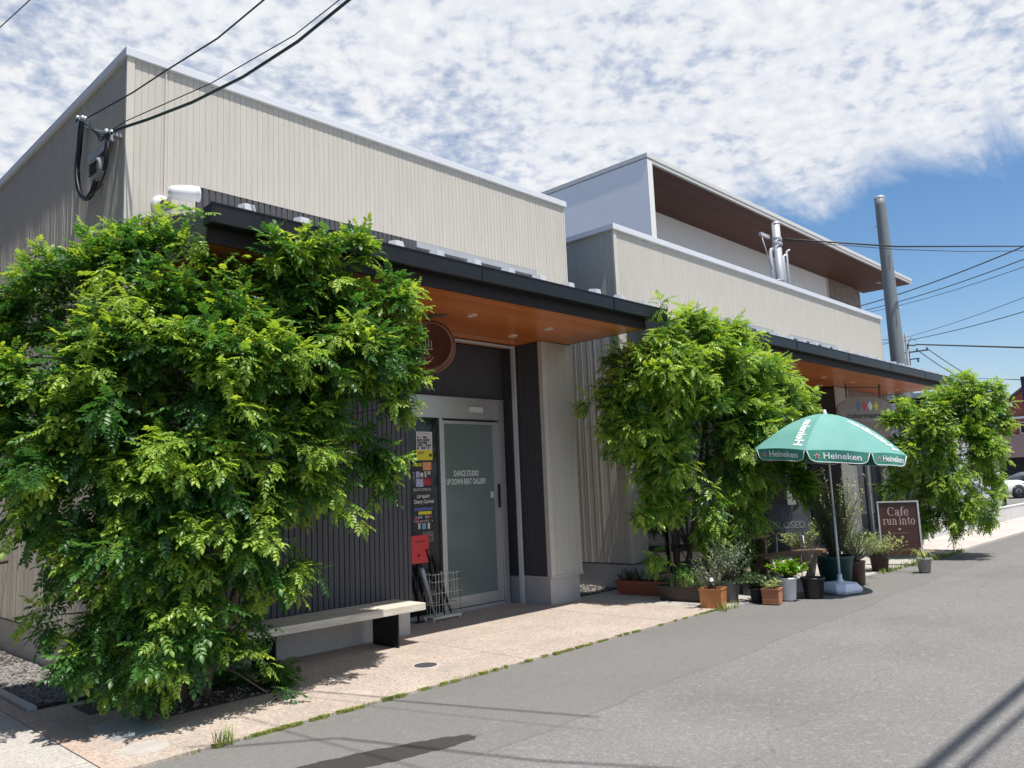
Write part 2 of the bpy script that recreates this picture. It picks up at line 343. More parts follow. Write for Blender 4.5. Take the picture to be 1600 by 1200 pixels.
# paved forecourt of the second building
struct(MB().prism([(9.004,5.262),(10.0,5.16),(14.0,4.86),(17.5,4.76),(17.5,14),(9.004,14)], -.05, .002, 'z').build('forecourt_paving', pave_l))
struct(MB().prism([(17.504,4.76),(70,4.76),(70,6.1),(17.504,6.1)], -.05, .03, 'z').build('sidewalk', pave_far))
struct(MB().prism([(17.504,6.104),(70,6.104),(70,30),(17.504,30)], -.05, .012, 'z').build('car_park', asph))
struct(MB().prism([(-.9,5.262),(1.90,5.262),(1.90,12),(-.9,12)], -.05, .004, 'z').build('side_paving', pave_l))
struct(MB().prism([(1.904,5.262),(2.016,5.262),(2.016,7.0),(2.016,16),(1.904,16)], -.05, .009, 'z').build('edging_strip', edge_m))
# joints in the paving: dark filled grooves
jm = mat('joint filler', (.22, .19, .16), .9)
j = MB()
for x in (5.62, 8.0): j.box(x, 5.262, .0062, x+.007, 7.3, .0072)
for y in (5.6,): j.box(-.9, y, .0042, 1.9, y+.006, .0052)
for x in (1.2, -.2, .35): j.box(x, 5.262, .0042, x+.006, 10, .0052)
struct(j.build('paving_joints', jm))
# concrete edging of the gravel strip and gravel itself
struct(MB().prism([(2.03,7.36),(2.10,7.36),(2.10,13),(2.03,13)], -.05, .03, 'z').build('gravel_edging', conc))
soilm = mat('dark soil', (.045, .036, .028), .95, var=.5, vscale=30, bump=1, bscale=60)
struct(MB().box(2.12,7.45,-.02,2.66,12,.010).build('gravel_bed', soilm))
struct(MB().box(2.66,6.22,-.02,3.62,7.32,.012).build('tree_bed', soilm))
struct(MB().box(9.02,7.5,-.02,10.14,12,.010).build('gap_bed', soilm))
def stones(name, label, regions, n, smin, smax, m, seed):
    r = np.random.default_rng(seed); mb = MB(); bm = bmesh.new(); bmesh.ops.create_icosphere(bm, subdivisions=1, radius=1)
    bm.verts.ensure_lookup_table(); V = np.array([v.co[:] for v in bm.verts]); F = [[v.index for v in f.verts] for f in bm.faces]; bm.free()
    for i in range(n):
        x0,y0,x1,y1,z = regions[i % len(regions)]; s = r.uniform(smin, smax); sc = s*np.array([1, r.uniform(.6,1), r.uniform(.4,.7)])
        a = r.uniform(0,6.28); W = V*(1+r.uniform(-.2,.2,V.shape))*sc; W = np.stack([W[:,0]*math.cos(a)-W[:,1]*math.sin(a), W[:,0]*math.sin(a)+W[:,1]*math.cos(a), W[:,2]],1)
        mb.add(W + [r.uniform(x0,x1), r.uniform(y0,y1), z + s*.2], F)
    o = mb.build(name, m); return tag(o, label, 'gravel', kind='stuff')
def randstone(name, a, b):
    m = mat(name, a, .85, col2=b, vscale=28); return m
stm = randstone('grey stones', (.09,.087,.083), (.30,.285,.265))
stones('gravel', 'loose grey gravel in the narrow bed along the side wall', [(2.13,7.47,2.64,9.6,.01),(2.13,7.47,2.64,12,.01)], 2600, .008, .024, stm, 1)
stones('gravel', 'dark gravel in the gap between the two buildings', [(9.03,7.55,10.12,10,.01)], 900, .01, .03, stm, 2)
stones('gravel', 'stones and chips over the soil around the big tree', [(2.68,6.24,3.6,7.3,.012)], 260, .006, .02, stm, 3)

# moss and grass along the road seam
mossm = mat('moss', (.075,.10,.015), .95, col2=(.24,.25,.05), vscale=18, bump=1, bscale=90)
mo = MB(); r = random.Random(4); x = 2.0
while x < 9.0:
    w_ = r.uniform(.004,.026) * (1.3 if x < 6.5 else .6); L_ = r.uniform(.04,.14)
    if r.random() < (.45+.4*math.sin(x*2.3)): mo.prism([(x,5.266+r.uniform(0,.006)),(x+L_*.5,5.268+r.uniform(.0,.010)),(x+L_,5.266),(x+L_*.8,5.262-w_),(x+L_*.3,5.262-w_*r.uniform(.6,1.2))], -.011, r.uniform(.006,.016), 'z')
    x += L_*.75
x = 13.6
while x < 17.6:
    w_ = r.uniform(.02,.06); L_ = r.uniform(.06,.2); yb = 4.86 if x < 14 else 4.86-(x-14)*.028
    if r.random() < .8: mo.prism([(x,yb),(x+L_,yb),(x+L_*.7,yb-w_),(x+L_*.2,yb-w_)], -.011, .014, 'z')
    x += L_*.8
tag(mo.build('moss', mossm), 'yellow green moss growing in the seam between paving and asphalt', 'moss', kind='stuff')
def blades(mb, cx, cy, z, n, h, spread, r, wd=.004):
    for i in range(n):
        a = r.uniform(0,6.28); x, y = cx+r.uniform(-spread,spread), cy+r.uniform(-spread,spread); hh = h*r.uniform(.5,1.1); lean = r.uniform(.1,.8)*hh
        dx, dy = math.cos(a)*lean, math.sin(a)*lean; px, py = -math.sin(a)*wd, math.cos(a)*wd
        mb.add([(x-px,y-py,z),(x+px,y+py,z),(x+dx*.45+px*.8,y+dy*.45+py*.8,z+hh*.65),(x+dx*.45-px*.8,y+dy*.45-py*.8,z+hh*.65),(x+dx,y+dy,z+hh*.95)], [(0,1,2,3),(3,2,4)])
gm = mat('grass blades', (.10,.17,.02), .7, col2=(.26,.33,.05), vscale=9)
gb = MB(); r = random.Random(9)
for k in range(150):
    x = r.choice([r.uniform(2.2,6.6), r.gauss(3.1,.35), r.gauss(4.6,.4)]); blades(gb, x, 5.262-r.uniform(0,.02), -.008, r.randint(2,7), r.uniform(.02,.05), .018, r, .002)
blades(gb, 2.62, 5.27, -.005, 46, .13, .05, r, .003)
for k in range(12): blades(gb, 9.0+r.gauss(.12,.12), 5.16+r.uniform(-.05,.05), -.01, 7, .12, .03, r, .003)
for k in range(60): x = r.uniform(13.4,17.6); blades(gb, x, 4.86-max(0,(x-14))*.03-r.uniform(0,.05), -.008, 7, r.uniform(.05,.13), .05, r, .005)
tag(gb.build('grass', gm), 'thin grass and weeds sprouting along the kerb seam', 'grass', kind='stuff')

# covers in the paving
iron = mat('cast iron', (.075,.078,.082), .55, .3, var=.2, vscale=30, bump=.8, bscale=120)
def disc(name, x, y, rad, z, m, label, cat, rim=True, grp=None):
    b = MB().lathe([(0.0001,z),(rad*.86,z),(rad*.88,z-.001),(rad*.9,z),(rad,z),(rad,z-.01)], (x,y,0), 40, False)
    return tag(b.build(name, m, None, (x,y,0)), label, cat, grp)
mh = thing('manhole_cover', (4.90,5.92,0), 'small round dark iron cover in the paving in front of the bench', 'manhole cover')
MB().lathe([(.0001,.0085),(.105,.0085),(.106,.005)], (4.90,5.92,0), 40, False).build('lid', iron, mh)
MB().lathe([(.112,.006),(.112,.009),(.125,.009),(.127,.005)], (4.90,5.92,0), 40, False).build('rim', conc, mh)
disc('inspection_cover', 4.93, 5.62, .115, .0075, mat('grey brown cap', (.33,.29,.25), .85), 'flat grey brown round cap right next to the round iron cover', 'inspection cover')
disc('inspection_cover', 3.92, 5.60, .12, .0075, mat('pinkish cap', (.43,.36,.30), .85), 'faint pinkish round cap in the paving between tree and kerb', 'inspection cover')
disc('inspection_cover', 2.24, 5.60, .15, .0075, mat('grey cap', (.40,.37,.34), .85), 'faint grey round cap at the lower left below the square lid', 'inspection cover')
gt = thing('drain_grate', (2.42,7.0,0), 'square black drain grate in the paving at the foot of the side wall', 'drain grate')
MB().box(2.30,6.80,.004,2.54,7.20,.0075).build('pit', mat('pit black', (.012,.012,.012), .9), gt)
g2 = MB()
for i in range(9): g2.box(2.305+i*.0265, 6.81, .0078, 2.315+i*.0265, 7.19, .0095)
for y in (6.80,7.0,7.19): g2.box(2.30,y,.0078,2.54,y+.008,.0105)
g2.build('grille', iron, gt)
ld = thing('access_lid', (2.33,6.18,0), 'square grey metal access lid with a double rim, half in leaf shade', 'access lid')
MB().box(2.19,5.93,.006,2.47,6.43,.0105,bev=.002).build('plate', mat('zinc plate', (.36,.38,.41), .5, .3, var=.08, fine=.1), ld)
q = MB()
for a in ((2.165,5.905,2.183,6.455),(2.477,5.905,2.495,6.455),(2.183,5.905,2.477,5.922),(2.183,6.438,2.477,6.455)): q.box(a[0],a[1],.006,a[2],a[3],.011)
q.build('rim', galv, ld)

# ================================================================ BUILDING A
A = thing('shop_building', (2.66,7.3,0), 'beige grooved siding shop with a dark entrance recess, nearest building on the left', 'building')
core = MB().box(2.675,7.325,.37,5.85,15,5.72)
core.box(5.852,8.10,.0,8.28,15,3.60); core.box(5.852,7.325,4.62,8.92,15,5.72); core.box(5.852,7.62,3.66,8.26,15,4.618); core.box(8.30,7.325,.37,8.92,15,4.618)
core.build('wall_core', mat('sheathing', (.08,.08,.085), .9), A)
fb = MB()
fb.siding((2.72,7.3,0),(1,0,0),.59,.375,4.635,(0,-1,0)); fb.siding((2.72,7.3,0),(1,0,0),6.21,4.635,5.73,(0,-1,0))
fb.siding((8.26,7.3,0),(1,0,0),.67,3.64,4.635,(0,-1,0))
fb.build('front_siding', beige, A)
for tb in ((2.645,7.285,.375,2.715,7.32,5.73),(3.0,7.284,.375,3.012,7.297,5.73),(8.915,7.292,.375,8.94,7.34,5.73)): box('corner_trim', trim, A, *tb)
box('joint_flashing', mat('grey flashing', (.25,.24,.23), .6), A, 2.64,7.282,4.15,3.31,7.29,4.157)
sb = MB().siding((2.66,7.32,0),(0,1,0),7.7,.375,5.73,(-1,0,0),pitch=.0455,gw=.010,gd=.006,jit=.0022); sb.build('side_siding', beige_side, A)
box('side_joint', mat('grey flashing', (.25,.24,.23), .6), A, 2.645,7.32,4.15,2.659,15,4.157)
cs = MB().siding((3.31,7.298,0),(1,0,0),2.56,.375,4.63,(0,-1,0),pitch=.066,gw=.012,gd=.012); cs.siding((5.87,7.298,0),(1,0,0),.2,3.64,4.63,(0,-1,0),pitch=.066)
cs.siding((5.87,7.31,0),(0,1,0),.75,.375,3.62,(1,0,0),pitch=.066,gw=.012,gd=.012)
cs.siding((5.87,8.085,0),(1,0,0),2.41,2.86,3.62,(0,-1,0),pitch=.04,gw=.008,gd=.006)
cs.siding((8.20,8.085,0),(1,0,0),.09,.0,2.86,(0,-1,0),pitch=.04,gw=.008,gd=.006)
cs.build('charcoal_siding', char, A)
pl = MB().box(2.68,7.33,0,5.86,15,.36,bev=.006); pl.build('plinth', conc, A)
box('drip_flashing', blackm, A, 2.652,7.292,.361,5.872,7.36,.374); box('side_drip_flashing', blackm, A, 2.650,7.362,.361,2.70,15,.374)
pe = MB().box(8.29,7.33,0,8.91,15,.36,bev=.006); pe.build('pillar_plinth', conc, A)
box('pillar_flashing', trim, A, 8.262,7.284,.361,8.948,7.9,.378)
ps = MB(); ps.siding((8.345,7.3,0),(1,0,0),.585,.378,3.62,(0,-1,0)); ps.build('pillar_siding', beige, A)
MB().box(8.27,7.288,.379,8.345,7.36,3.62).build('pillar_trim', trim, A)
MB().siding((8.285,7.362,0),(0,1,0),.73,.378,3.62,(-1,0,0),pitch=.066,gw=.012,gd=.01).build('pillar_side', char, A)
cp = MB().box(2.628,7.265,5.725,8.965,7.52,5.81,bev=.006).box(2.628,7.522,5.725,2.88,15,5.81,bev=.006); cp.build('parapet_coping', capm, A)
# clerestory strip under the roof line
cl = MB().box(6.10,7.50,3.66,8.24,7.52,4.55).build('clerestory_window', glass_dark, A)
c2 = MB().box(6.06,7.30,4.56,8.26,7.60,4.632)
for x in (6.06,6.95,8.10): c2.box(x,7.40,3.66,x+.05,7.495,4.56)
c2.box(8.16,7.302,3.66,8.26,7.60,4.56); c2.build('frame', galv, cl)

def canopy(parent, x0, x1, xs1, lights, ypost=None):
    """mono pitch metal canopy: thing > canopy > gutter, fascia, soffit, ribs"""
    sh = MB()
    for i in range(60):
        pass
    sh.add([(x0+.04,5.86,3.885),(x1-.03,5.86,3.885),(x1-.03,7.295,4.22),(x0+.04,7.295,4.22),(x0+.04,5.86,3.86),(x1-.03,5.86,3.86),(x1-.03,7.295,4.19),(x0+.04,7.295,4.19)],
           [(0,1,2,3),(7,6,5,4),(0,4,5,1),(1,5,6,2),(2,6,7,3),(3,7,4,0)])
    cn_ = sh.build('canopy_roof', galv, parent)
    rb = MB(); x = x0+.33
    sn = MB()
    while x < x1-.1:
        rb.add([(x-.012,5.87,3.89),(x+.012,5.87,3.89),(x+.012,7.29,4.225),(x-.012,7.29,4.225),(x-.012,5.87,3.93),(x+.012,5.87,3.93),(x+.012,7.29,4.265),(x-.012,7.29,4.265)],[(0,3,2,1),(4,5,6,7),(0,1,5,4),(1,2,6,5),(2,3,7,6),(3,0,4,7)])
        MB().add([(x-.065,5.88,3.895),(x+.065,5.88,3.895),(x+.065,6.04,3.935),(x-.065,6.04,3.935),(x-.042,5.89,4.01),(x+.042,5.89,4.01),(x+.042,6.0,4.03),(x-.042,6.0,4.03)],[(0,3,2,1),(4,5,6,7),(0,1,5,4),(1,2,6,5),(2,3,7,6),(3,0,4,7)]).build('snow_guard', mat('pale snow guard', (.55,.57,.60), .4, .2), cn_)
        x += .52
    rb.build('standing_seam', galv, cn_)
    g = MB(); prof = [(5.795,3.91),(5.80,3.76),(5.815,3.752),(5.93,3.752),(5.935,3.90),(5.925,3.90),(5.92,3.765),(5.812,3.765),(5.808,3.91)]
    g.prism(prof, x0-.04, x1+.12, 'x'); g.box(x0-.044,5.80,3.755,x0-.041,5.93,3.905); g.box(x1+.1205,5.80,3.755,x1+.1235,5.93,3.905)
    g.box(x0-.05,5.788,3.905,x1+.13,5.80,3.918); gu = g.build('gutter', black, cn_)
    xx = x0+.6
    while xx < x1: g_j = MB().box(xx,5.790,3.756,xx+.012,5.7945,3.90).build('gutter_joiner', black, cn_); xx += 2.3
    MB().prism([(5.94,3.63),(5.965,3.63),(5.965,3.86),(5.94,3.86)], x0, xs1, 'x').build('fascia', blackm, cn_)
    for xx in (x0, xs1-.02):
        MB().prism([(5.967,3.63),(7.29,3.63),(7.29,4.20),(5.967,3.875)], xx, xx+.02, 'x').build('verge_board', mat('dark grey verge', (.10,.105,.115), .45) if xx == x0 else blackm, cn_)
    so = MB().box(x0+.022,5.967,3.63,xs1-.022,8.08,3.648).build('soffit', wood_soffit, cn_)
    for i, (lx, ly) in enumerate(lights):
        d = MB().lathe([(.0001,3.622),(.045,3.622),(.05,3.618),(.062,3.6165),(.066,3.629)], (lx,ly,0), 24, False).build('downlight', mat('downlight ring', (.62,.52,.42), .4), cn_)
    return cn_
canopy(A, 2.80, 9.09, 8.88, [(4.55,6.66),(6.35,6.66),(7.68,7.27),(7.72,6.66)])
# shutter guide rail
gr = MB().box(8.215,7.78,.0,8.24,7.84,3.62).box(6.0,7.78,3.585,8.21,7.85,3.612).box(8.245,7.79,.0,8.262,7.83,3.62); gr.build('shutter_guide', alu, A)
# entrance
df = MB().box(5.88,8.0,2.56,8.09,8.07,2.83).box(8.092,8.0,0,8.19,8.08,2.83).box(6.955,7.99,.06,7.01,8.06,2.56).box(5.88,8.0,.0,8.09,8.07,.05).box(5.86,7.99,2.832,8.20,8.08,2.85)
dfo = df.build('entrance_frame', steel, A)
MB().box(7.50,7.975,2.655,7.76,7.998,2.73,bev=.004).build('door_sensor', alu, dfo)
dr = MB().box(7.015,8.02,.12,7.06,8.055,2.53).box(7.97,8.02,.06,8.085,8.055,2.53).box(7.062,8.02,2.49,7.968,8.055,2.53).box(7.062,8.02,.06,7.968,8.055,.20).build('sliding_door', steel, A)
MB().box(7.06,8.032,.2,7.97,8.042,2.49).build('door_glass', frost, dr)
MB().box(8.035,8.0,1.33,8.065,8.018,1.66,bev=.004).build('door_handle', black, dr)
MB().box(7.90,8.027,1.47,7.96,8.0315,1.56).build('door_sticker', mat('sticker', (.5,.5,.48), .6), dr)
whitelet = mat('white vinyl lettering', (.62,.64,.62), .6, var=.02)
text('lettering', 'DANCE STUDIO', whitelet, dr, (7.455,8.0315,1.815), (1,0,0), (0,0,1), .105, width=.46, bold=.022)
text('lettering', 'UP DOWN BEAT GALLERY', whitelet, dr, (7.455,8.0315,1.705), (1,0,0), (0,0,1), .105, width=.73, bold=.022)
MB().box(6.42,8.03,.05,6.955,8.04,2.56).build('side_pane', glass_dark, A)
MB().box(5.88,8.03,.05,6.419,8.04,2.56).build('side_pane', glass_dark, A)
# ================================================================ FITTINGS OF BUILDING A
# security lamp on the front wall
sl = thing('security_light', (3.0,7.29,4.33), 'white double headed security light on the beige wall above the big tree', 'security light')
MB().lathe([(.0001,.045),(.075,.04),(.09,.03),(.095,0)], (2.98,7.298,4.36), 28, True, axis=(0,-1,0)).build('mount', alu, sl)
MB().tube([(2.98,7.27,4.37),(2.99,7.14,4.38),(3.02,7.08,4.41)], .022, 10).build('arm', whitep, sl)
MB().lathe([(.0001,-.15),(.042,-.14),(.062,-.11),(.073,-.03),(.076,.06),(.070,.11),(.075,.115),(.072,.13),(.058,.13)], (3.10,7.06,4.44), 28, True, axis=(.93,-.2,.10)).build('lamp_head', whitep, sl)
MB().lathe([(.0001,-.10),(.04,-.09),(.055,-.05),(.06,.03),(.055,.05)], (2.97,7.18,4.34), 28, True, axis=(-.2,-.8,-.5)).build('lamp_head', whitep, sl)

# cable bracket, vent hood and loops on the side wall
cbk = thing('cable_bracket', (2.66,7.9,5.2), 'metal bracket with clamps holding the service cables on the side wall', 'cable bracket')
b = MB().box(2.56,7.40,4.97,2.66,7.47,5.0).box(2.56,7.40,4.92,2.575,7.47,5.0).box(2.55,8.28,5.42,2.66,8.36,5.45).box(2.55,8.26,5.38,2.565,8.38,5.46).tube([(2.575,7.45,5.0),(2.57,7.9,5.2),(2.57,8.3,5.40)], .006, 6)
b.build('bracket_arms', galv, cbk)
for p in ((2.565,8.34,5.47),(2.565,8.20,5.42),(2.565,8.12,5.38),(2.57,7.55,5.05),(2.575,7.43,5.0)): MB().lathe([(.001,-.03),(.018,-.026),(.022,0),(.018,.026),(.001,.03)], p, 10).build('clamp', galv, cbk)
lp = thing('cable_loop', (2.57,8.2,4.5), 'thick black cable hanging in a long loop on the side wall', 'cable')
def spl(P, n=5):
    P = [Vector(p) for p in P]; P = [P[0]*2-P[1]] + P + [P[-1]*2-P[-2]]; o = []
    for i in range(1, len(P)-2):
        for k in range(n):
            t = k/n; a, b_, c, d = P[i-1:i+3]; o.append(.5*((2*b_)+(c-a)*t+(2*a-5*b_+4*c-d)*t*t+(3*b_-a-3*c+d)*t**3))
    return o+[P[-2]]
MB().tube(spl([(2.57,8.24,5.42),(2.57,8.27,5.28),(2.575,8.31,5.12),(2.575,8.35,4.96),(2.575,8.30,4.75),(2.575,8.17,4.60),(2.575,8.02,4.545),(2.575,7.88,4.58),(2.575,7.80,4.66)]), .026, 9).build('thick_cable', blackrub, lp)
MB().tube(spl([(2.57,8.18,5.40),(2.56,8.24,5.2),(2.56,8.33,4.95),(2.56,8.22,4.68),(2.56,8.04,4.56)]), .012, 7).build('thin_cable', blackrub, lp)
MB().tube(spl([(2.57,7.46,5.0),(2.56,7.45,4.88),(2.56,7.46,4.78),(2.56,7.52,4.66),(2.56,7.68,4.55),(2.56,7.9,4.53)]), .008, 7).build('thin_cable', blackrub, lp)
for i in range(4): MB().tube(spl([(2.57,7.44+.02*i,5.01),(2.55,7.49,4.97-.02*i),(2.555,7.5+.012*i,4.86),(2.56,7.51+.012*i,4.75),(2.57,7.56+.02*i,4.70)]), .010, 6).build('cable_strand', blackrub, lp)
for i in range(4): MB().tube(spl([(2.57,7.46,5.02),(2.55,7.58+.02*i,5.03-.015*i),(2.55,7.75,5.12-.01*i),(2.555,8.15,5.37)]), .006, 6).build('cable_strand', greencab, lp)
vh = thing('vent_hood', (2.66,7.9,4.8), 'small grey louvred vent with a round cowl behind the cable loop', 'vent')
MB().box(2.60,7.60,5.0,2.66,8.12,5.012).box(2.60,7.60,4.93,2.608,8.12,4.999).build('rain_shelf', galv, vh)
MB().lathe([(.001,.09),(.08,.085),(.13,.05),(.145,0)], (2.66,7.88,4.80), 26, True, axis=(-1,0,0)).build('cowl', mat('vent grey', (.30,.29,.28), .6), vh)
b = MB()
for i in range(5): b.box(2.56,7.79,4.74+i*.026,2.575,7.97,4.746+i*.026)
b.build('louvre', blackm, vh)
# downpipe tap stub on the side wall
hk = thing('wall_tap', (2.62,10.55,.98), 'small brown tap sticking out of the side wall at the left edge', 'tap')
MB().tube([(2.66,10.55,1.0),(2.50,10.52,.99),(2.46,10.5,.97)], .018, 8).build('spout', mat('bronze', (.12,.07,.05), .4, .5), hk)

# posters on the side pane
def poster(name, label, x0, z0, x1, z1, base, cells, seed, lines=()):
    r = random.Random(seed); p = thing(name, ((x0+x1)/2, 8.03, z0), label, 'poster')
    MB().box(x0,8.024,z0,x1,8.0285,z1).build('sheet', base, p)
    for cname, m, rects in cells:
        q = MB()
        for a,bb,c,d in rects: q.box(x0+a*(x1-x0),8.0215,z0+bb*(z1-z0),x0+c*(x1-x0),8.0238,z0+d*(z1-z0))
        q.build(cname, m, p)
    for s_, u, v, size, wd, m in lines: text('lettering', s_, m, p, (x0+u*(x1-x0),8.021,z0+v*(z1-z0)), (1,0,0), (0,0,1), size, width=wd, bold=.03)
    return p
def pm(n, c): return mat('print '+n, c, .5, var=.05)
yel, wht, ora, red, blu, lil, sky_, dkb, blk = pm('yellow',(.72,.62,.03)), pm('white',(.62,.60,.58)), pm('orange',(.70,.30,.12)), pm('red',(.42,.03,.04)), pm('blue',(.10,.12,.40)), pm('lilac',(.42,.42,.60)), pm('sky',(.15,.35,.50)), pm('navy',(.03,.03,.09)), pm('black',(.02,.02,.02))
def grid(u0,v0,u1,v1,nx,ny,r,fill=.8,keep=.85):
    o = []
    for i in range(nx):
        for jx in range(ny):
            if r.random() < keep:
                a = u0+(u1-u0)*i/nx; c = v0+(v1-v0)*jx/ny; o.append((a, c, a+(u1-u0)/nx*fill*r.uniform(.6,1), c+(v1-v0)/ny*fill))
    return o
r = random.Random(3)
poster('poster', 'yellow and white event poster at the top of the glass pane', 6.58,2.0,6.85,2.37, yel, [
    ('paper_block', wht, [(.0,.35,1,1)]), ('photo_cells', blk, [(a,b,c,d) for a,b,c,d in grid(.06,.38,.96,.86,7,5,r)]),
    ('caption', blk, grid(.08,.2,.5,.3,5,2,r,.7)+[(.8,.12,.95,.22)]+grid(.1,.9,.9,.98,16,2,r,.5,.8)), ('skin_cell', ora, grid(.06,.40,.96,.86,14,10,r,.5,.45)), ('grey_cell', lil, grid(.08,.39,.96,.86,11,9,r,.5,.4))], 1, [])
poster('poster', 'black poster with orange square and picture cells under the yellow poster', 6.50,1.60,6.83,1.985, blk, [
    ('orange_square', ora, [(.55,.70,.98,.97)]), ('picture_cell', lil, [(.18,.15,.55,.42),(.2,.46,.38,.66)]), ('red_cell', red, [(.57,.2,.95,.42)]), ('white_cell', wht, [(.62,.48,.72,.66),(.42,.48,.55,.62),(.78,.55,.92,.66)]+grid(.05,.02,.95,.12,9,2,r,.6)), ('navy_cell', dkb, [(.75,.46,.97,.53)]), ('dark_cell', blk, grid(.2,.17,.95,.66,9,7,r,.45,.45)), ('skin_cell', ora, grid(.18,.44,.95,.66,8,2,r,.35,.5)), ('text_row', wht, grid(.03,.30,.16,.66,3,8,r,.5,.7))], 2,
    [('LADIES', .27, .88, .055, .15, pm('yellow',(.72,.62,.03)))])
poster('poster', 'black poster lettered LIP BABY on the lower part of the pane', 6.50,.94,6.86,1.575, blk, [
    ('blue_band', blu, [(.05,.66,.9,.71)]), ('gold_band', yel, [(.25,.57,.85,.635)]), ('red_cell', red, [(.0,.46,.25,.50),(.72,.5,.85,.55)]), ('sky_cell', sky_, [(.40,.28,.58,.40)]),
    ('white_cell', wht, [(.22,.29,.32,.40),(.66,.28,.76,.40)]+grid(.45,.03,.95,.24,6,6,r,.45)+grid(.05,.43,.95,.48,10,1,r,.5)), ('lilac_cell', lil, grid(.1,.5,.9,.56,7,1,r,.7)), ('text_row', wht, grid(.05,.655,.95,.72,16,2,r,.5,.6)+grid(.3,.57,.85,.62,9,1,r,.4,.7)), ('skin_cell', ora, grid(.1,.42,.95,.55,9,3,r,.4,.5)), ('red_row', red, grid(.0,.40,.9,.44,9,1,r,.6,.5))], 3,
    [('LIP BABY', .5, .93, .055, .22, wht), ('Cherry Carnival', .5, .83, .065, .33, wht)])

# red letter box on a post, umbrella rack
rb_ = thing('letter_box', (6.42,7.86,0), 'bright red letter box on a thin post beside the entrance', 'letter box')
redp = mat('red paint', (.55,.028,.03), .38, var=.05)
MB().box(6.28,7.80,.72,6.56,7.93,1.06,bev=.008).build('box', redp, rb_)
MB().box(6.34,7.796,.98,6.50,7.80,.99).build('slot', blk, rb_)
MB().tube([(6.42,7.87,.0),(6.42,7.87,.72)], .014, 8).box(6.34,7.80,0,6.50,7.94,.012).build('post', black, rb_)
rk = thing('umbrella_rack', (6.75,7.78,0), 'cream wire umbrella rack holding folded umbrellas by the glass door', 'umbrella stand')
cream = mat('cream wire', (.62,.62,.52), .45)
q = MB()
X0,X1,Y0,Y1 = 6.52,6.97,7.70,7.88
for k in range(10):
    x = X0+(X1-X0)*k/9
    for y in (Y0,Y1): q.tube([(x,y,.05),(x,y,.585)], .0035, 5)
for k in range(4):
    y = Y0+(Y1-Y0)*k/3
    for x in (X0,X1): q.tube([(x,y,.05),(x,y,.585)], .0035, 5)
for z in (.06,.20,.34,.48,.57):
    q.tube([(X0-.015,Y0,z),(X1+.03,Y0,z)], .0038, 5); q.tube([(X0-.015,Y1,z),(X1+.03,Y1,z)], .0038, 5); q.tube([(X0,Y0-.02,z),(X0,Y1+.02,z)], .0038, 5); q.tube([(X1,Y0-.02,z),(X1,Y1+.02,z)], .0038, 5)
q.build('wire_mesh', cream, rk)
MB().box(X0-.01,Y0-.01,.035,X1+.01,Y0+.01,.055).box(X0-.01,Y1-.01,.035,X1+.01,Y1+.01,.055).box(X0,Y0,.03,X0+.02,Y0+.02,.0).box(X1-.02,Y0,0,X1,Y0+.02,.035).box(X0,Y1-.02,0,X0+.02,Y1,.035).box(X1-.02,Y1-.02,0,X1,Y1,.035).build('base_frame', cream, rk)
for lab, a, bb, m in (('folded clear umbrella leaning in the rack', (6.62,7.78,.05),(6.40,7.82,.80), mat('clear plastic', (.35,.37,.40), .2)), ('folded black umbrella leaning in the middle of the rack', (6.78,7.79,.05),(6.52,7.80,.86), black), ('folded black umbrella with a white band at the right of the rack', (6.90,7.80,.05),(6.62,7.82,.78), blackm)):
    a = Vector(a); bb = Vector(bb); d = bb-a
    u_ = thing('folded_umbrella', a, lab, 'umbrella', 'umbrellas in the rack')
    MB().tube([a, a+d*.1, a+d*.45, a+d*.78, a+d*.82], [.006,.014,.026,.034,.012], 9).build('fabric', m, u_)
    MB().tube([a+d*.82, a+d*1.0, a+d*1.03+Vector((.0,-.04,.0))], [.012,.013,.011], 8).build('handle', black, u_)

# bench
bn = thing('bench', (4.8,7.0,0), 'low bench with a thick weathered timber seat on black steel plate legs', 'bench')
seatm = mat('weathered timber', (.44,.40,.33), .75, col2=(.64,.60,.52), vscale=5, stretch=(.5,6,6), bump=.5, bscale=30, fine=.12)
endm = mat('timber end grain', (.55,.40,.17), .7, var=.2, vscale=12)
MB().box(3.55,6.72,.355,5.585,7.02,.43,bev=.008).box(3.55,7.026,.355,5.585,7.25,.43,bev=.008).build('seat', seatm, bn)
MB().box(5.586,6.726,.361,5.590,7.014,.424).box(5.586,7.032,.361,5.590,7.244,.424).build('seat_end', endm, bn)
for x in (3.86,5.26): MB().box(x,6.78,.0,x+.012,7.22,.352).box(x-.05,6.80,.346,x+.06,7.2,.3545).build('leg', black, bn)

# round hanging sign in the entrance canopy
rs = thing('round_hanging_sign', (5.9,6.75,3.0), 'round brown barrel shaped sign hanging from a rail under the canopy, half behind leaves', 'hanging sign')
brn = mat('oxide brown paint', (.13,.045,.025), .42, var=.25, vscale=5); brn2 = mat('rusty brown rim', (.26,.12,.07), .5, var=.25)
ax = Vector((-.75,-.66,0)).normalized(); cc_ = Vector((5.93,6.95,3.25)); side_ = Vector((.66,-.75,0)).normalized()
MB().lathe([(.0001,.065),(.25,.065),(.26,.075),(.285,.075),(.30,.06),(.305,0),(.30,-.06),(.285,-.075),(.25,-.065),(.0001,-.065)], cc_, 48, True, axis=ax).build('drum', brn, rs)
MB().lathe([(.262,.078),(.275,.0815),(.288,.078)], cc_, 48, True, axis=ax).lathe([(.306,.05),(.3115,.0),(.306,-.05)], cc_, 48, True, axis=ax).build('rim', brn2, rs)
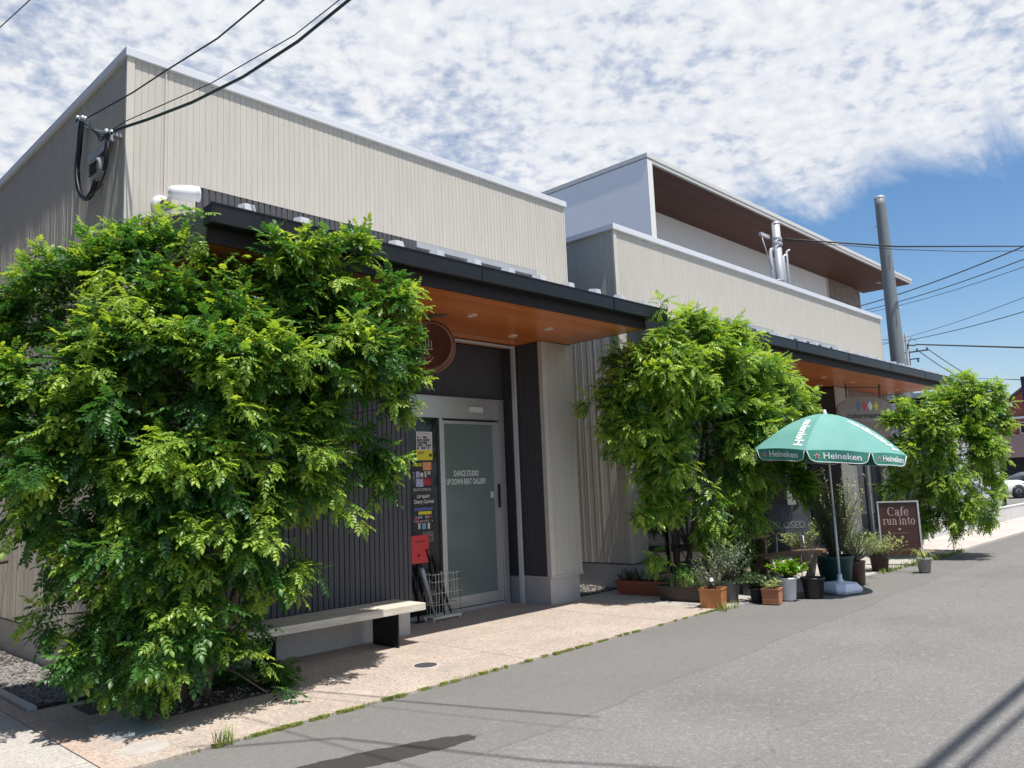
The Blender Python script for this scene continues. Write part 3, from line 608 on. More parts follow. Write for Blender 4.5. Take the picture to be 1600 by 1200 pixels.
MB().tube([cc_-side_*.33+Vector((0,0,.37)), cc_+side_*.22+Vector((0,0,.37))], .02, 10).tube([cc_+Vector((0,0,.30)), cc_+Vector((0,0,.37))], .022, 10).tube([cc_-side_*.3+Vector((0,0,.37)), cc_-side_*.3+Vector((0,0,.385))], .02, 8).build('hanger', mat('brown steel', (.12,.09,.075), .5), rs)
q = MB()
fr_ = cc_ + ax*.068
def on(a, b_, d=0): return fr_ + side_*a + Vector((0,0,b_)) + ax*d
for k in range(7):
    a0 = -.16+k*.032; q.add([on(a0,-.02),on(a0+.009,-.02),on(a0+.009,.10-.006*abs(k-3)*2),on(a0,.10-.006*abs(k-3)*2)], [(0,1,2,3)])
q.add([on(-.17,-.045),on(.05,-.045),on(.05,-.03),on(-.17,-.03)], [(0,1,2,3)]); q.build('emblem_bars', mat('pale print', (.5,.48,.46), .6), rs)
q = MB(); q.tube([on(.06-.11+.10*math.cos(t), -.12+.065*math.sin(t), .002) for t in [math.pi*(1.05+.9*i/14) for i in range(15)]], .006, 5); q.tube([on(-.05+.08*math.cos(t), -.11+.03*math.sin(t), .002) for t in [math.pi*(1.05+.9*i/14) for i in range(15)]], .005, 5)
q.build('emblem_curve', mat('pink print', (.60,.22,.24), .6), rs)

# ================================================================ BUILDING B
B = thing('cafe_building', (10.15,7.3,0), 'longer beige grooved siding building behind the shop, dark canopy and glazed front', 'building')
core = MB().box(10.17,7.325,.37,10.58,15,5.6)
core.box(10.58,8.3,0,22.0,15,3.6); core.box(10.582,7.325,4.62,21.98,15,5.6); core.box(10.582,7.60,3.66,18.45,15,4.618)
core.box(18.45,7.325,3.66,21.98,15,4.618); core.box(18.5,7.325,.0,19.3,8.3,3.6); core.box(19.3,7.9,0,21.98,8.298,3.6); core.box(15.62,7.325,0,16.42,8.298,3.6)
core.build('wall_core', mat('sheathing', (.08,.08,.085), .9), B)
f = MB(); f.siding((10.22,7.3,0),(1,0,0),11.76,4.62,5.64,(0,-1,0)); f.siding((10.22,7.3,0),(1,0,0),.38,.375,4.62,(0,-1,0))
f.siding((15.6,7.3,0),(1,0,0),.72,3.64,4.62,(0,-1,0)); f.siding((18.82,7.3,0),(1,0,0),3.16,3.64,4.62,(0,-1,0)); f.siding((10.6,7.3,0),(1,0,0),2.45,3.64,4.62,(0,-1,0))
f.siding((18.5,7.3,0),(1,0,0),.8,.2,3.62,(0,-1,0)); f.siding((15.6,7.3,0),(1,0,0),.85,.2,3.62,(0,-1,0)); f.build('front_siding', beige, B)
f = MB().siding((10.15,7.32,0),(0,1,0),7.7,.375,5.64,(-1,0,0),pitch=.0455,gw=.010,gd=.006,jit=.0022); f.build('side_siding', beige_side, B)
for tb in ((10.135,7.285,.375,10.215,7.32,5.64),(21.97,7.29,.0,22.0,7.34,5.64)): box('corner_trim', trim, B, *tb)
MB().box(10.17,7.33,0,10.6,15,.36,bev=.006).build('plinth', conc, B); box('drip_flashing', blackm, B, 10.142,7.292,.361,10.61,15,.374)
MB().box(10.10,7.255,5.64,22.05,7.55,5.735,bev=.006).box(10.10,7.552,5.64,10.4,15,5.735,bev=.006).build('parapet_coping', capm, B)
cl = MB().box(13.09,7.48,3.66,15.54,7.50,4.56).box(16.35,7.48,3.66,18.78,7.50,4.56).build('clerestory_window', glass_dark, B)
q = MB()
for x0, x1 in ((13.05,15.58),(16.31,18.82)):
    q.box(x0,7.302,4.56,x1,7.58,4.618)
    q.box(x1-.16,7.302,3.66,x1,7.58,4.56)
    q.box(x0,7.302,3.66,x0+.04,7.58,4.56)
q.build('frame', galv, cl)
canopy(B, 10.36, 22.25, 22.0, [(12.6,6.7),(14.4,6.7),(16.55,6.72),(18.07,6.72),(17.95,7.4),(19.62,6.74),(21.0,6.74)])
MB().box(10.6,8.0,.12,15.6,8.02,3.6).build('shop_window', glass_dark, B)
q = MB()
for x in (10.6,12.2,13.8,15.55): q.box(x,7.96,.0,x+.05,8.05,3.6)
q.box(10.65,7.96,.0,15.55,8.05,.12); q.box(10.65,7.965,2.35,15.55,8.045,2.42); q.build('window_frame', mat('bronze frame', (.05,.045,.042), .4, .3), B)
MB().box(16.46,8.02,.05,18.5,8.04,3.6).build('entrance_door', glass_dark, B)
MB().box(17.68,7.78,.0,17.71,7.84,3.6).box(16.46,7.78,3.58,17.67,7.84,3.61).build('shutter_guide', alu, B)
MB().box(19.3,7.60,.1,21.9,7.62,3.6).build('studio_window', glass_dark, B)
q = MB()
for x in (19.95,20.75,21.85): q.box(x,7.54,0,x+.1,7.66,3.6)
q.build('window_frame', mat('pale frame', (.42,.41,.40), .5), B)
MB().box(19.302,7.35,2.30,21.96,7.42,3.62).build('sign_panel_wall', mat('shaded beige wall', (.20,.165,.14), .7), B)  # beige wall under the canopy, its shade put into the darker colour
# steel beam and brackets carrying the far end of the canopy
MB().box(21.6,5.98,3.36,21.68,7.28,3.44).box(21.3,5.97,3.44,22.2,6.03,3.50).build('steel_beam', black, B)
vz = MB()
for z in (2.9,3.05,3.2): vz.box(22.05,6.2,z,22.08,7.6,z+.02)

# oval sign
ov = thing('oval_hanging_sign', (18.9,6.6,2.9), 'grey oval sign with four coloured diamonds under the second canopy', 'hanging sign')
sv_ = Vector((.86,-.52,0)).normalized(); up_ = Vector((0,0,1)); oc = Vector((18.75,6.75,3.05)); nn = Vector((-.52,-.86,0)).normalized()
pts = [(.74*math.cos(t)*(1), .29*math.sin(t)) for t in [2*math.pi*i/48 for i in range(48)]]
q = MB(); V_ = [oc+sv_*a+up_*b_+nn*.02 for a,b_ in pts]+[oc+sv_*a+up_*b_-nn*.02 for a,b_ in pts]
q.add(V_, [tuple(range(48)), tuple(range(48,96))[::-1]]+[(i,48+i,48+(i+1)%48,(i+1)%48) for i in range(48)]); q.build('board', mat('taupe board', (.27,.24,.21), .6), ov)
for k, c_ in enumerate(((.05,.20,.33),(.55,.05,.08),(.75,.72,.66),(.62,.55,.05))):
    a0 = -.18+k*.16; ps_ = [oc+sv_*(a0+da)+up_*(.07+db)+nn*.0235 for da,db in ((-.07,0),(0,-.12),(.07,0),(0,.12))]
    MB().add(ps_, [(0,1,2,3)]).build('diamond', mat('print diamond %d' % k, c_, .5, var=.03), ov)
text('lettering', 'colormaster', mat('dark print', (.06,.04,.035), .6), ov, oc+up_*-.15+nn*.0245, sv_, up_, .17, width=1.0, bold=.02)
MB().tube([oc+sv_*.45+up_*.25, oc+sv_*.45+up_*.57], .02, 8).tube([oc-sv_*.45+up_*.25, oc-sv_*.45+up_*.57], .02, 8).tube([oc-sv_*.5+up_*.50, oc+sv_*.5+up_*.50], .015, 8).build('hanger', mat('brown steel', (.12,.09,.075), .5), ov)

# ================================================================ BUILDING C (upper storey behind)
Cb = thing('white_building', (16.2,10.5,0), 'white two storey house rising behind, with deep dark brown roof eaves', 'building')
q = MB().box(16.22,10.52,0,16.45,20,9.60); q.build('side_wall', white_wall, Cb)
MB().box(16.22,10.50,6.0,16.44,10.518,9.60).build('wall_edge', mat('pale wall edge', (.72,.71,.68), .6, var=.02), Cb)
MB().box(16.452,12.45,0,31.8,20,9.50).build('front_wall', white_wall, Cb)
MB().box(31.802,12.40,0,35.2,20,9.50).build('stone_panel', tilem, Cb)
MB().box(31.76,12.39,6,31.80,12.45,9.5).build('wall_pipe', alu, Cb)
MB().box(16.452,10.58,9.50,35.9,12.5,9.53).build('eaves_soffit', wood_dark, Cb)
MB().box(16.20,10.48,9.62,36.0,20.1,9.74,bev=.01).box(16.452,10.50,9.53,35.98,10.58,9.618).build('roof_edge', mat('pale roof edge', (.60,.59,.57), .5, var=.03), Cb)
MB().box(15.42,9.80,0,15.6,9.9,0.01).build('footing', conc, Cb)

# ================================================================ POLES
up1 = thing('utility_pole', (22.75,7.15,0), 'tall bare grey tapered pole at the far corner of the second building', 'pole')
zs = [i*.9 for i in range(11)]
MB().tube([(22.95-.012*z,7.20+.006*z,z) for z in zs]+[(22.95-.012*9.25,7.2+.006*9.25,9.22)], [.235-.0105*z for z in zs]+[.138], 24).build('shaft', polec, up1)
MB().lathe([(.0001,.03),(.12,.025),(.142,0),(.142,-.05)], (22.839,7.256,9.24), 24).build('cap', galv, up1)
q = MB()
for i, z in enumerate((2.2,2.9,3.6,4.4,5.2,6.0,6.8,7.6,8.4)):
    s_ = 1 if i % 2 else -1; x, y = 22.95-.012*z, 7.20+.006*z; rr_ = .235-.0105*z
    q.tube([(x-.4*rr_-.05,y-s_*rr_*.85,z),(x-.4*rr_-.08,y-s_*(rr_*.85+.14),z+.01)], .012, 6)
q.build('step_bolt', galv, up1)
up2 = thing('service_pole', (18.35,8.3,5.0), 'short grey service mast with white conduits on the roof of the second building', 'pole')
def sp_(x, y, z): return (x, y, z)
MB().tube([(18.35,8.3,4.6),(18.35,8.3,7.78)], .098, 20).build('shaft', galv, up2)
MB().lathe([(.0001,.05),(.06,.045),(.10,.02),(.105,-.02)], (18.35,8.3,7.78), 20).build('cap', galv, up2)
MB().tube([(18.27,8.44,5.2),(18.25,8.44,7.08),(18.27,8.42,7.14),(18.33,8.36,7.16)], .045, 12).tube([(18.47,8.22,5.2),(18.47,8.22,6.95),(18.50,8.18,6.99)], .03, 10).tube([(18.54,8.16,5.2),(18.54,8.16,7.08),(18.58,8.10,7.11)], .026, 10).build('conduit', whitep, up2)
MB().box(17.82,8.44,7.42,18.3,8.50,7.50).tube([(17.88,8.47,7.42),(18.24,8.42,6.6)], .014, 6).lathe([(.12,-.04),(.125,0),(.12,.04)], (18.35,8.3,7.38), 18).lathe([(.12,-.04),(.13,0),(.12,.04)], (18.35,8.3,7.25), 18).lathe([(.13,-.02),(.16,0),(.13,.02)], (18.2,8.3,6.3), 18).build('crossarm', galv, up2)
up3 = thing('distant_pole', (60,18.25,0), 'far off thin utility pole with crossarms seen beside the tall grey pole', 'pole')
MB().tube([(60,18.3,0),(60,18.25,11.3)], [.2,.13], 10).build('shaft', polec, up3)
MB().box(59.9,16.9,9.9,60.0,19.0,10.0).box(59.9,17.5,9.4,60.0,18.8,9.48).tube([(59.9,18.2,10.5),(59.95,17.9,11.0),(59.9,17.6,10.7)], .03, 6).build('crossarm', polec, up3)
q = MB()
for y, z in ((16.95,10.05),(17.6,10.05),(18.9,10.05),(17.6,9.3),(18.7,9.3)): q.lathe([(.001,-.12),(.09,-.1),(.05,0),(.09,.08),(.001,.1)], (59.95,y,z), 10)
q.build('insulator', mat('brown insulator', (.12,.09,.1), .3), up3)

def wire(label, pts, rad, sag=0, m=None, grp='overhead wires', n=16):
    if len(pts) == 2:
        a, b_ = Vector(pts[0]), Vector(pts[1]); pts = [a.lerp(b_, i/n) - Vector((0,0,4*sag*(i/n)*(1-i/n))) for i in range(n+1)]
    org = pts[0]; o = MB().tube(pts, rad, 6, smooth=True).build('overhead_wire', m or blackrub, None, org); return tag(o, label, 'wire', grp)
CL_A= [(2.95, 6.2, 3.55, 0.32), (2.7, 6.0, 3.77, 0.13), (2.59, 6.6, 3.47, 0.43), (2.55, 6.9, 3.7, 0.22), (2.13, 6.8, 3.17, 0.46), (1.99, 7.3, 3.14, 0.32), (3.25, 5.8, 3.51, 0.27), (3.55, 5.7, 3.68, 0.17), (3.93, 5.7, 3.61, 0.24), (4.42, 5.8, 3.3, 0.35), (4.57, 5.9, 2.92, 0.25), (3.6, 6.1, 3.24, 0.62), (2.84, 6.3, 3.07, 0.58), (3.02, 6.1, 2.63, 0.68), (2.37, 6.5, 2.53, 0.65), (1.9, 6.9, 2.45, 0.45), (1.79, 7.2, 2.78, 0.31), (4.26, 6.0, 2.66, 0.47), (3.86, 5.8, 2.77, 0.5), (4.32, 6.1, 2.08, 0.35), (4.47, 6.0, 2.37, 0.27), (3.6, 6.1, 2.01, 0.55), (2.81, 6.2, 1.91, 0.66), (2.23, 6.6, 1.89, 0.54), (1.87, 6.9, 2.1, 0.25), (4.42, 6.1, 1.66, 0.17), (3.19, 6.1, 1.39, 0.44), (3.42, 6.0, 1.07, 0.29), (2.71, 6.2, 1.27, 0.59), (2.31, 6.5, 1.2, 0.44), (2.1, 6.7, 1.41, 0.22), (3.59, 5.95, 0.98, 0.14), (2.03, 6.7, 0.8, 0.14), (2.42, 6.4, 0.68, 0.43), (2.88, 6.1, 0.73, 0.49), (3.14, 6.1, 0.64, 0.19), (2.21, 6.3, 0.49, 0.23), (2.46, 6.2, 0.55, 0.19), (3.01, 6.1, 0.45, 0.19), (3.11, 5.9, 0.38, 0.13), (2.31, 6.2, 0.4, 0.09), (4.72, 5.9, 2.61, 0.1), (3.27, 5.9, 0.11, 0.07), (3.83, 6.6, 2.7, 0.65), (2.84, 6.9, 2.33, 0.61)]
CL_B= [(9.38, 6.0, 3.02, 0.62), (10.09, 5.8, 3.23, 0.64), (11.01, 5.7, 3.1, 0.58), (11.93, 5.7, 2.96, 0.51), (12.22, 5.6, 2.66, 0.39), (9.05, 6.3, 3.12, 0.44), (8.85, 6.5, 2.78, 0.31), (8.54, 6.6, 2.64, 0.17), (9.11, 5.9, 3.43, 0.39), (9.7, 5.7, 3.55, 0.36), (10.32, 5.6, 3.55, 0.32), (8.98, 5.75, 3.93, 0.08), (9.15, 5.75, 3.72, 0.12), (9.14, 6.3, 2.51, 0.49), (10.14, 6.1, 2.52, 0.74), (10.89, 5.8, 2.43, 0.67), (11.71, 5.7, 2.34, 0.45), (8.95, 6.4, 2.24, 0.35), (9.56, 6.2, 1.97, 0.54), (10.6, 6.0, 1.87, 0.57), (11.17, 5.8, 1.66, 0.43), (11.35, 5.4, 1.45, 0.42), (11.43, 5.2, 1.35, 0.21), (10.71, 5.6, 1.25, 0.29), (10.15, 6.0, 1.23, 0.41), (9.65, 6.3, 1.44, 0.41), (9.15, 6.3, 1.2, 0.24), (9.96, 6.3, 1.25, 0.33), (10.42, 6.1, 0.67, 0.31), (10.6, 5.8, 0.57, 0.24), (9.4, 6.3, 0.66, 0.19), (9.95, 6.2, 0.44, 0.22), (11.59, 5.3, 1.59, 0.29), (11.42, 5.5, 1.84, 0.34), (10.9, 6.3, 2.97, 0.89), (12.82, 5.6, 2.68, 0.17)]
CL_C= [(16.71, 4.21, 3.29, 0.17), (16.82, 4.5, 3.09, 0.17), (16.87, 4.05, 3.07, 0.22), (17.0, 3.76, 2.94, 0.14), (16.82, 4.44, 2.43, 0.43), (16.98, 4.16, 2.35, 0.43), (16.18, 4.6, 2.36, 0.42), (16.57, 4.18, 3.18, 0.22), (17.0, 3.87, 3.11, 0.22), (16.73, 4.17, 2.71, 0.46), (16.96, 3.86, 2.57, 0.34), (16.25, 4.47, 2.72, 0.33), (16.57, 5.03, 2.66, 0.35), (16.37, 5.33, 2.49, 0.27), (16.64, 4.31, 2.11, 0.5), (16.67, 3.91, 1.97, 0.35), (16.16, 4.74, 2.02, 0.48), (16.35, 5.26, 1.93, 0.32), (16.4, 4.53, 1.53, 0.5), (16.97, 4.19, 1.44, 0.39), (16.84, 5.23, 1.42, 0.45), (16.29, 5.43, 1.2, 0.32), (16.87, 4.94, 0.98, 0.42), (16.27, 4.33, 1.0, 0.37), (16.71, 4.13, 0.92, 0.26), (16.26, 3.81, 1.05, 0.14), (16.15, 5.19, 0.84, 0.27), (16.93, 4.77, 0.55, 0.25), (16.34, 5.05, 0.59, 0.24), (16.34, 5.18, 2.17, 0.22), (17.03, 3.76, 2.2, 0.17)]
# ================================================================ FOLIAGE TOOLS
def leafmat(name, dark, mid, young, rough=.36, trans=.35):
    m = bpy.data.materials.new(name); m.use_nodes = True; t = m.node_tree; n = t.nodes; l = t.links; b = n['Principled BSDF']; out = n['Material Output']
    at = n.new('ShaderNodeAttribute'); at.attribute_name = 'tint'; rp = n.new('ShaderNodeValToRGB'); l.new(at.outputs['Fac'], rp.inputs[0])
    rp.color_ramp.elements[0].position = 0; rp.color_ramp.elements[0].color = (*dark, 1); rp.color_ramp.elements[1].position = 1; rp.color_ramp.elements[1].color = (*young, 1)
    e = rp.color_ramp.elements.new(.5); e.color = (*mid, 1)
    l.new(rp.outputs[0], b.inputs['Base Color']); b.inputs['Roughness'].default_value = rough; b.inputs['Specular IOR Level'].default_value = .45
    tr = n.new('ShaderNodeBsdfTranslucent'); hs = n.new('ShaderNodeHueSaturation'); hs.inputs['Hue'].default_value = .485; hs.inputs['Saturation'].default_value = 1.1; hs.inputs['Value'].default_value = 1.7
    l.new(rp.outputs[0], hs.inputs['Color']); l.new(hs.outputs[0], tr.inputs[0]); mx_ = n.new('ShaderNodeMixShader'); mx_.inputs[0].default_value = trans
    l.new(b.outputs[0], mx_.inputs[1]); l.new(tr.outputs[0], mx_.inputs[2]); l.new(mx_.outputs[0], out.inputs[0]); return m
def leaflet(L, W, fold=.35, hi=True):
    """leaflet along +x from 0, folded on its midrib, tip drooping"""
    if hi:
        v = [(0,0,0),(.28,.42,.12),(.62,.46,.05),(1,0,-.22),(.62,-.46,.05),(.28,-.42,.12),(.3,0,-.0),(.65,0,-.06)]
        f = [(0,6,1),(1,6,7,2),(2,7,3),(0,5,6),(5,4,7,6),(4,3,7)]
    else:
        v = [(0,0,0),(.42,.48,.10),(1,0,-.18),(.42,-.48,.10),(.5,0,-.03)]; f = [(0,4,1),(1,4,2),(0,3,4),(3,2,4)]
    return np.array([(a*L, b*W, c*(W if abs(b) > 0 else L)*fold*2.2) for a,b,c in v]), f
def compound(r, pairs=4, L=.19, ll=.062, lw=.027, hi=True, droop=.9):
    V = []; F = []; n0 = 0; pos = []
    for k in range(pairs):
        t = .30 + .62*k/(pairs-1)
        for s in (-1, 1): pos.append((t, s*(math.radians(r.uniform(50,68))), ll*r.uniform(.8,1.08)*(1-.25*abs(k/(pairs-1)-.55))))
    pos.append((1.0, 0, ll*1.1))
    def rach(t): return np.array([L*t*(1-.12*t*droop), 0, -L*.42*droop*t*t])
    for t, a, l_ in pos:
        v, f = leaflet(l_, lw*l_/ll, hi=hi); tilt = -r.uniform(.15,.75)*droop*(1 if a else 1.1)
        c, s = math.cos(tilt), math.sin(tilt); v = np.stack([v[:,0]*c - v[:,2]*s, v[:,1], v[:,0]*s + v[:,2]*c], 1)
        c, s = math.cos(a), math.sin(a); v = np.stack([v[:,0]*c - v[:,1]*s, v[:,0]*s + v[:,1]*c, v[:,2]], 1) + rach(t)
        F += [tuple(i+n0 for i in q) for q in f]; V.append(v); n0 += len(v)
    w_ = .0011; rs = [rach(t) for t in (0,.35,.7,1)]
    v = np.array([p+np.array([0,s*w_,0]) for p in rs for s in (-1,1)]); F += [(n0+2*i, n0+2*i+2, n0+2*i+3, n0+2*i+1) for i in range(3)]; V.append(v)
    return np.concatenate(V), F
class Leaves:
    def __init__(s, templates): s.T = templates; s.rec = [[] for _ in templates]
    def add(s, pos, d, up, scale, tint, k=None):
        k = random.randrange(len(s.T)) if k is None else k; s.rec[k].append((pos, d, up, scale, tint))
    def build(s, name, m, parent):
        VV = []; LI = []; LS = []; TT = []; nv = 0; nl = 0
        for (V, F), rec in zip(s.T, s.rec):
            if not rec: continue
            P_ = np.array([q[0] for q in rec], float); D = np.array([q[1] for q in rec], float); U = np.array([q[2] for q in rec], float)
            S = np.array([q[3] for q in rec], float); T_ = np.array([q[4] for q in rec], float)
            D /= np.linalg.norm(D, axis=1, keepdims=True)+1e-9; Sd = np.cross(U, D); Sd /= np.linalg.norm(Sd, axis=1, keepdims=True)+1e-9; Up = np.cross(D, Sd)
            W = P_[:,None,:] + S[:,None,None]*(V[None,:,0:1]*D[:,None,:] + V[None,:,1:2]*Sd[:,None,:] + V[None,:,2:3]*Up[:,None,:])
            n, k = len(rec), len(V); VV.append(W.reshape(-1,3)); TT.append(np.repeat(T_, k))
            li = np.array([i for f in F for i in f]); ls = np.cumsum([0]+[len(f) for f in F[:-1]])
            LI.append((li[None,:] + nv + k*np.arange(n)[:,None]).ravel()); LS.append((ls[None,:] + nl + len(li)*np.arange(n)[:,None]).ravel())
            nv += n*k; nl += n*len(li)
        VV = np.concatenate(VV) - np.array(WORG[parent.name]) if parent else np.concatenate(VV)
        LI = np.concatenate(LI); LS = np.concatenate(LS); TT = np.clip(np.concatenate(TT), 0, 1)
        me = bpy.data.meshes.new(name); me.vertices.add(len(VV)); me.vertices.foreach_set('co', VV.ravel().astype(np.float32))
        me.loops.add(len(LI)); me.loops.foreach_set('vertex_index', LI.astype(np.int32)); me.polygons.add(len(LS)); me.polygons.foreach_set('loop_start', LS.astype(np.int32))
        me.update(calc_edges=True); me.validate()
        a = me.attributes.new('tint', 'FLOAT', 'POINT'); a.data.foreach_set('value', TT.astype(np.float32))
        me.materials.append(m); o = bpy.data.objects.new(name, me); o.parent = parent; scene.collection.objects.link(o); WORG[o.name] = WORG[parent.name]; return o
bark = mat('grey brown bark', (.11,.085,.065), .85, var=.35, vscale=14, bump=.8, bscale=50, stretch=(1,1,.3))
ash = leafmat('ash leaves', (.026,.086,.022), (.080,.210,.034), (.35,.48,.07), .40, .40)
def unit(v): v = np.asarray(v, float); return v/(np.linalg.norm(v)+1e-9)
def ash_tree(name, label, base, stems, clumps, dens, T, seed, ok, lscale=1.0, step=.05, bright=0., grp=None):
    r = random.Random(seed); random.seed(seed); root = thing(name, base, label, 'tree', grp)
    wood = MB(); lv = Leaves(T); base = np.array(base, float); ctr = np.mean([c[:3] for c in clumps], axis=0); zt = max(c[2]+c[3] for c in clumps); zb = min(c[2]-c[3] for c in clumps)
    paths = []
    for dx, dy, tx, ty, tz, rad in stems:
        a = base + [dx, dy, -.02]; e_ = base + [tx, ty, tz]; mid = a*.5+e_*.5 + [(dx-tx)*.15, (dy-ty)*.15, 0]
        p = [(1-t)**2*a + 2*t*(1-t)*mid + t*t*e_ + np.array([math.sin(7*t+seed), math.cos(5*t+dx*9), 0])*.02 for t in [i/10 for i in range(11)]]
        wood.tube(p, [rad*(1-.75*i/10) for i in range(11)], 10); paths += p[2:]
    paths = np.array(paths); nleaf = 0
    for cx_, cy_, cz_, cr in clumps:
        c = np.array([cx_, cy_, cz_]); d = np.linalg.norm((paths - c)*[1,1,1.0] , axis=1) + np.maximum(0, paths[:,2]-c[2]+.1)*2.0; s = paths[np.argmin(d)]
        m = (s+c)/2 + [0,0,.10*np.linalg.norm(c-s)]; bp_ = [(1-t)**2*s + 2*t*(1-t)*m + t*t*c for t in (0,.25,.5,.75,1)]
        wood.tube(bp_, [k_*lscale*(.5 if 'far' in label else 1) for k_ in (.014,.012,.010,.008,.006)], 6)
        nt = max(3, int(dens*cr*cr*r.uniform(.55,1.15))); outw = unit((c-ctr)*[1,1,.6]); fr_d = unit(outw*[1,1,.2]+np.array([-.2,-.5,.3]))
        hubs = [c + unit(np.array([r.gauss(0,1),r.gauss(0,1),r.gauss(0,1)])+fr_d*.8)*cr*r.uniform(.25,.75) for _ in range(max(2, int(nt/7)))]
        for k in range(nt):
            hub = hubs[k % len(hubs)]; st_ = hub*.75 + c*.25 + np.array([r.gauss(0,1),r.gauss(0,1),r.gauss(0,1)])*cr*.10
            wild = r.random() < .12
            dr = unit(unit([r.gauss(0,1),r.gauss(0,1),r.gauss(0,1)])*.8 + unit(hub-c)*.75 + outw*.35 + np.array([-.05,-.2,.35]))
            ln = cr*r.uniform(.40,.75); ln = max(.12, min(ln, .5))*(1.45 if wild else 1); 
            droop = r.uniform(.1,.4)*(1.2 if c[2] < (zb+zt)/2 else .7)
            tw = [st_ + dr*ln*t + np.array([0,0,-droop*ln*t*t]) for t in (0,.33,.66,1)]
            if not ok(tw[-1]): continue
            wood.tube(tw, [.004*lscale,.0034*lscale,.0028*lscale,.0018*lscale], 4, caps=False)
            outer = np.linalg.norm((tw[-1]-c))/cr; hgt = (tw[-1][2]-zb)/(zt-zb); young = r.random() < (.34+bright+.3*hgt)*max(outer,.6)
            nn_ = max(2, int(ln/step)); ph = r.uniform(0,3.14)
            for i in range(nn_+1):
                t = .2+.8*i/nn_; p = (1-t)**0*(st_ + dr*ln*t + np.array([0,0,-droop*ln*t*t])); tang = unit(dr*1 + np.array([0,0,-2*droop*t]))
                sd = unit(np.cross(tang, [0,0,1])+1e-3); up2_ = np.cross(sd, tang); a_ = ph + i*1.57; lat = sd*math.cos(a_)+up2_*math.sin(a_)*.55
                for s in ((-1,1) if i < nn_ else (-1,0,1)):
                    ld = unit(tang*r.uniform(.45,.8) + lat*s*1.0 + np.array([0,0,r.uniform(-.38,.22)])) if s else unit(tang+np.array([0,0,-.35]))
                    if not ok(p+ld*.14*lscale): continue
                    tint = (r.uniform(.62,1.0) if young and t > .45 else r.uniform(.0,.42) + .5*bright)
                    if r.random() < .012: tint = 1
                    upv = unit(np.array([r.gauss(0,.25), r.gauss(-.1,.25), 1.0])+lat*.1)
                    lv.add(p, ld, upv, lscale*r.uniform(.58,1.18)*(.75 if (young and t > .9) else 1), tint); nleaf += 1
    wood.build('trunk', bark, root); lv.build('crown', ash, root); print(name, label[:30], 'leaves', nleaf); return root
rr = random.Random(11)
T_hi = [compound(rr, 4, .185, .066, .034, True, dr) for dr in (.35,.6,.95,.75)]
T_lo = [compound(rr, 4, .185, .068, .034, False, dr) for dr in (.35,.65,.95)]
ok_A = lambda p: not (p[0] > 3.6 and p[2] < .62 and p[1] > 6.0) and not (abs(p[0]-3.0) < .22 and p[1] < 6.8 and p[2] < .42) and not (p[0] > 2.62 and p[1] > 7.24) and p[2] > .03 and not (p[0] > 2.75 and p[1] > 5.76 and 3.58 < p[2] < 4.28) and p[0] < 6.05 and not (3.5 < p[0] < 5.6 and 6.70 < p[1] and p[2] < .5)
ok_B = lambda p: p[2] > .05 and not (p[1] > 5.76 and p[0] > 10.3 and 3.58 < p[2] < 4.1) and not (p[0] > 10.12 and p[1] > 7.25)
ok_C = lambda p: p[2] > .05 and not (p[1] > 5.76 and p[0] < 22.2 and 3.58 < p[2] < 4.1)
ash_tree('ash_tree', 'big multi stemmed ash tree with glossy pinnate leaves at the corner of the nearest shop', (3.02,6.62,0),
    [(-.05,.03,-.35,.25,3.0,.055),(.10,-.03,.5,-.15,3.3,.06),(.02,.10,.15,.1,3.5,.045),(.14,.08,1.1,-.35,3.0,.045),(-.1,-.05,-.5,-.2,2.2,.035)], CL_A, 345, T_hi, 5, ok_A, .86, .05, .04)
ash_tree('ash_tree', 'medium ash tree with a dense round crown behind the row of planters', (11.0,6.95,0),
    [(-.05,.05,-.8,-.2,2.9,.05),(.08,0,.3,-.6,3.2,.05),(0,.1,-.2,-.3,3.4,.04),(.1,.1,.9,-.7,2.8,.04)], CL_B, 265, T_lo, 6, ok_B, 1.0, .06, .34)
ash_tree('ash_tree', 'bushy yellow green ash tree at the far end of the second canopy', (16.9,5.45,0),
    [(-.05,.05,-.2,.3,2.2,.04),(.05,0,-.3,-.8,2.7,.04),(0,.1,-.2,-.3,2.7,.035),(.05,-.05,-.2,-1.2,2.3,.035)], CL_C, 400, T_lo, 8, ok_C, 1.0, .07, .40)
# small self-seeded shoots on the ground beside the tree bed
def shoot(name, label, base, n, h, T, seed, m, sc=.7, spread=.25, cat='plant', parent=None, tint=(0,.6), grp=None):
    r = random.Random(seed); random.seed(seed); root = parent or thing(name, base, label, cat, grp); w_ = MB(); lv = Leaves(T); b_ = np.array(base, float)
    for k in range(n):
        a = r.uniform(0,6.28); hh = h*r.uniform(.55,1.1); e_ = b_+[math.cos(a)*spread*r.uniform(.2,1), math.sin(a)*spread*r.uniform(.2,1), hh]; s = b_+[r.uniform(-.03,.03)*spread*8,r.uniform(-.03,.03)*spread*8,0]
        mid = (s+e_)/2+[0,0,hh*.15]; pts = [(1-t)**2*s+2*t*(1-t)*mid+t*t*e_ for t in (0,.25,.5,.75,1)]; w_.tube(pts, [.0045,.004,.0035,.003,.002], 4, caps=False)
        for i in range(2, 11):
            t = i/10; p = (1-t)**2*s+2*t*(1-t)*mid+t*t*e_; a2 = i*2.4+k
            for q_ in range(2 if i < 10 else 3):
                ld = unit([math.cos(a2+q_*3.1), math.sin(a2+q_*3.1), r.uniform(-.2,.5)]); lv.add(p, ld, unit([r.gauss(0,.3),r.gauss(0,.3),1]), sc*r.uniform(.7,1.15), r.uniform(*tint))
    w_.build('stem', m if False else bark, root); lv.build('foliage', m, root); return root
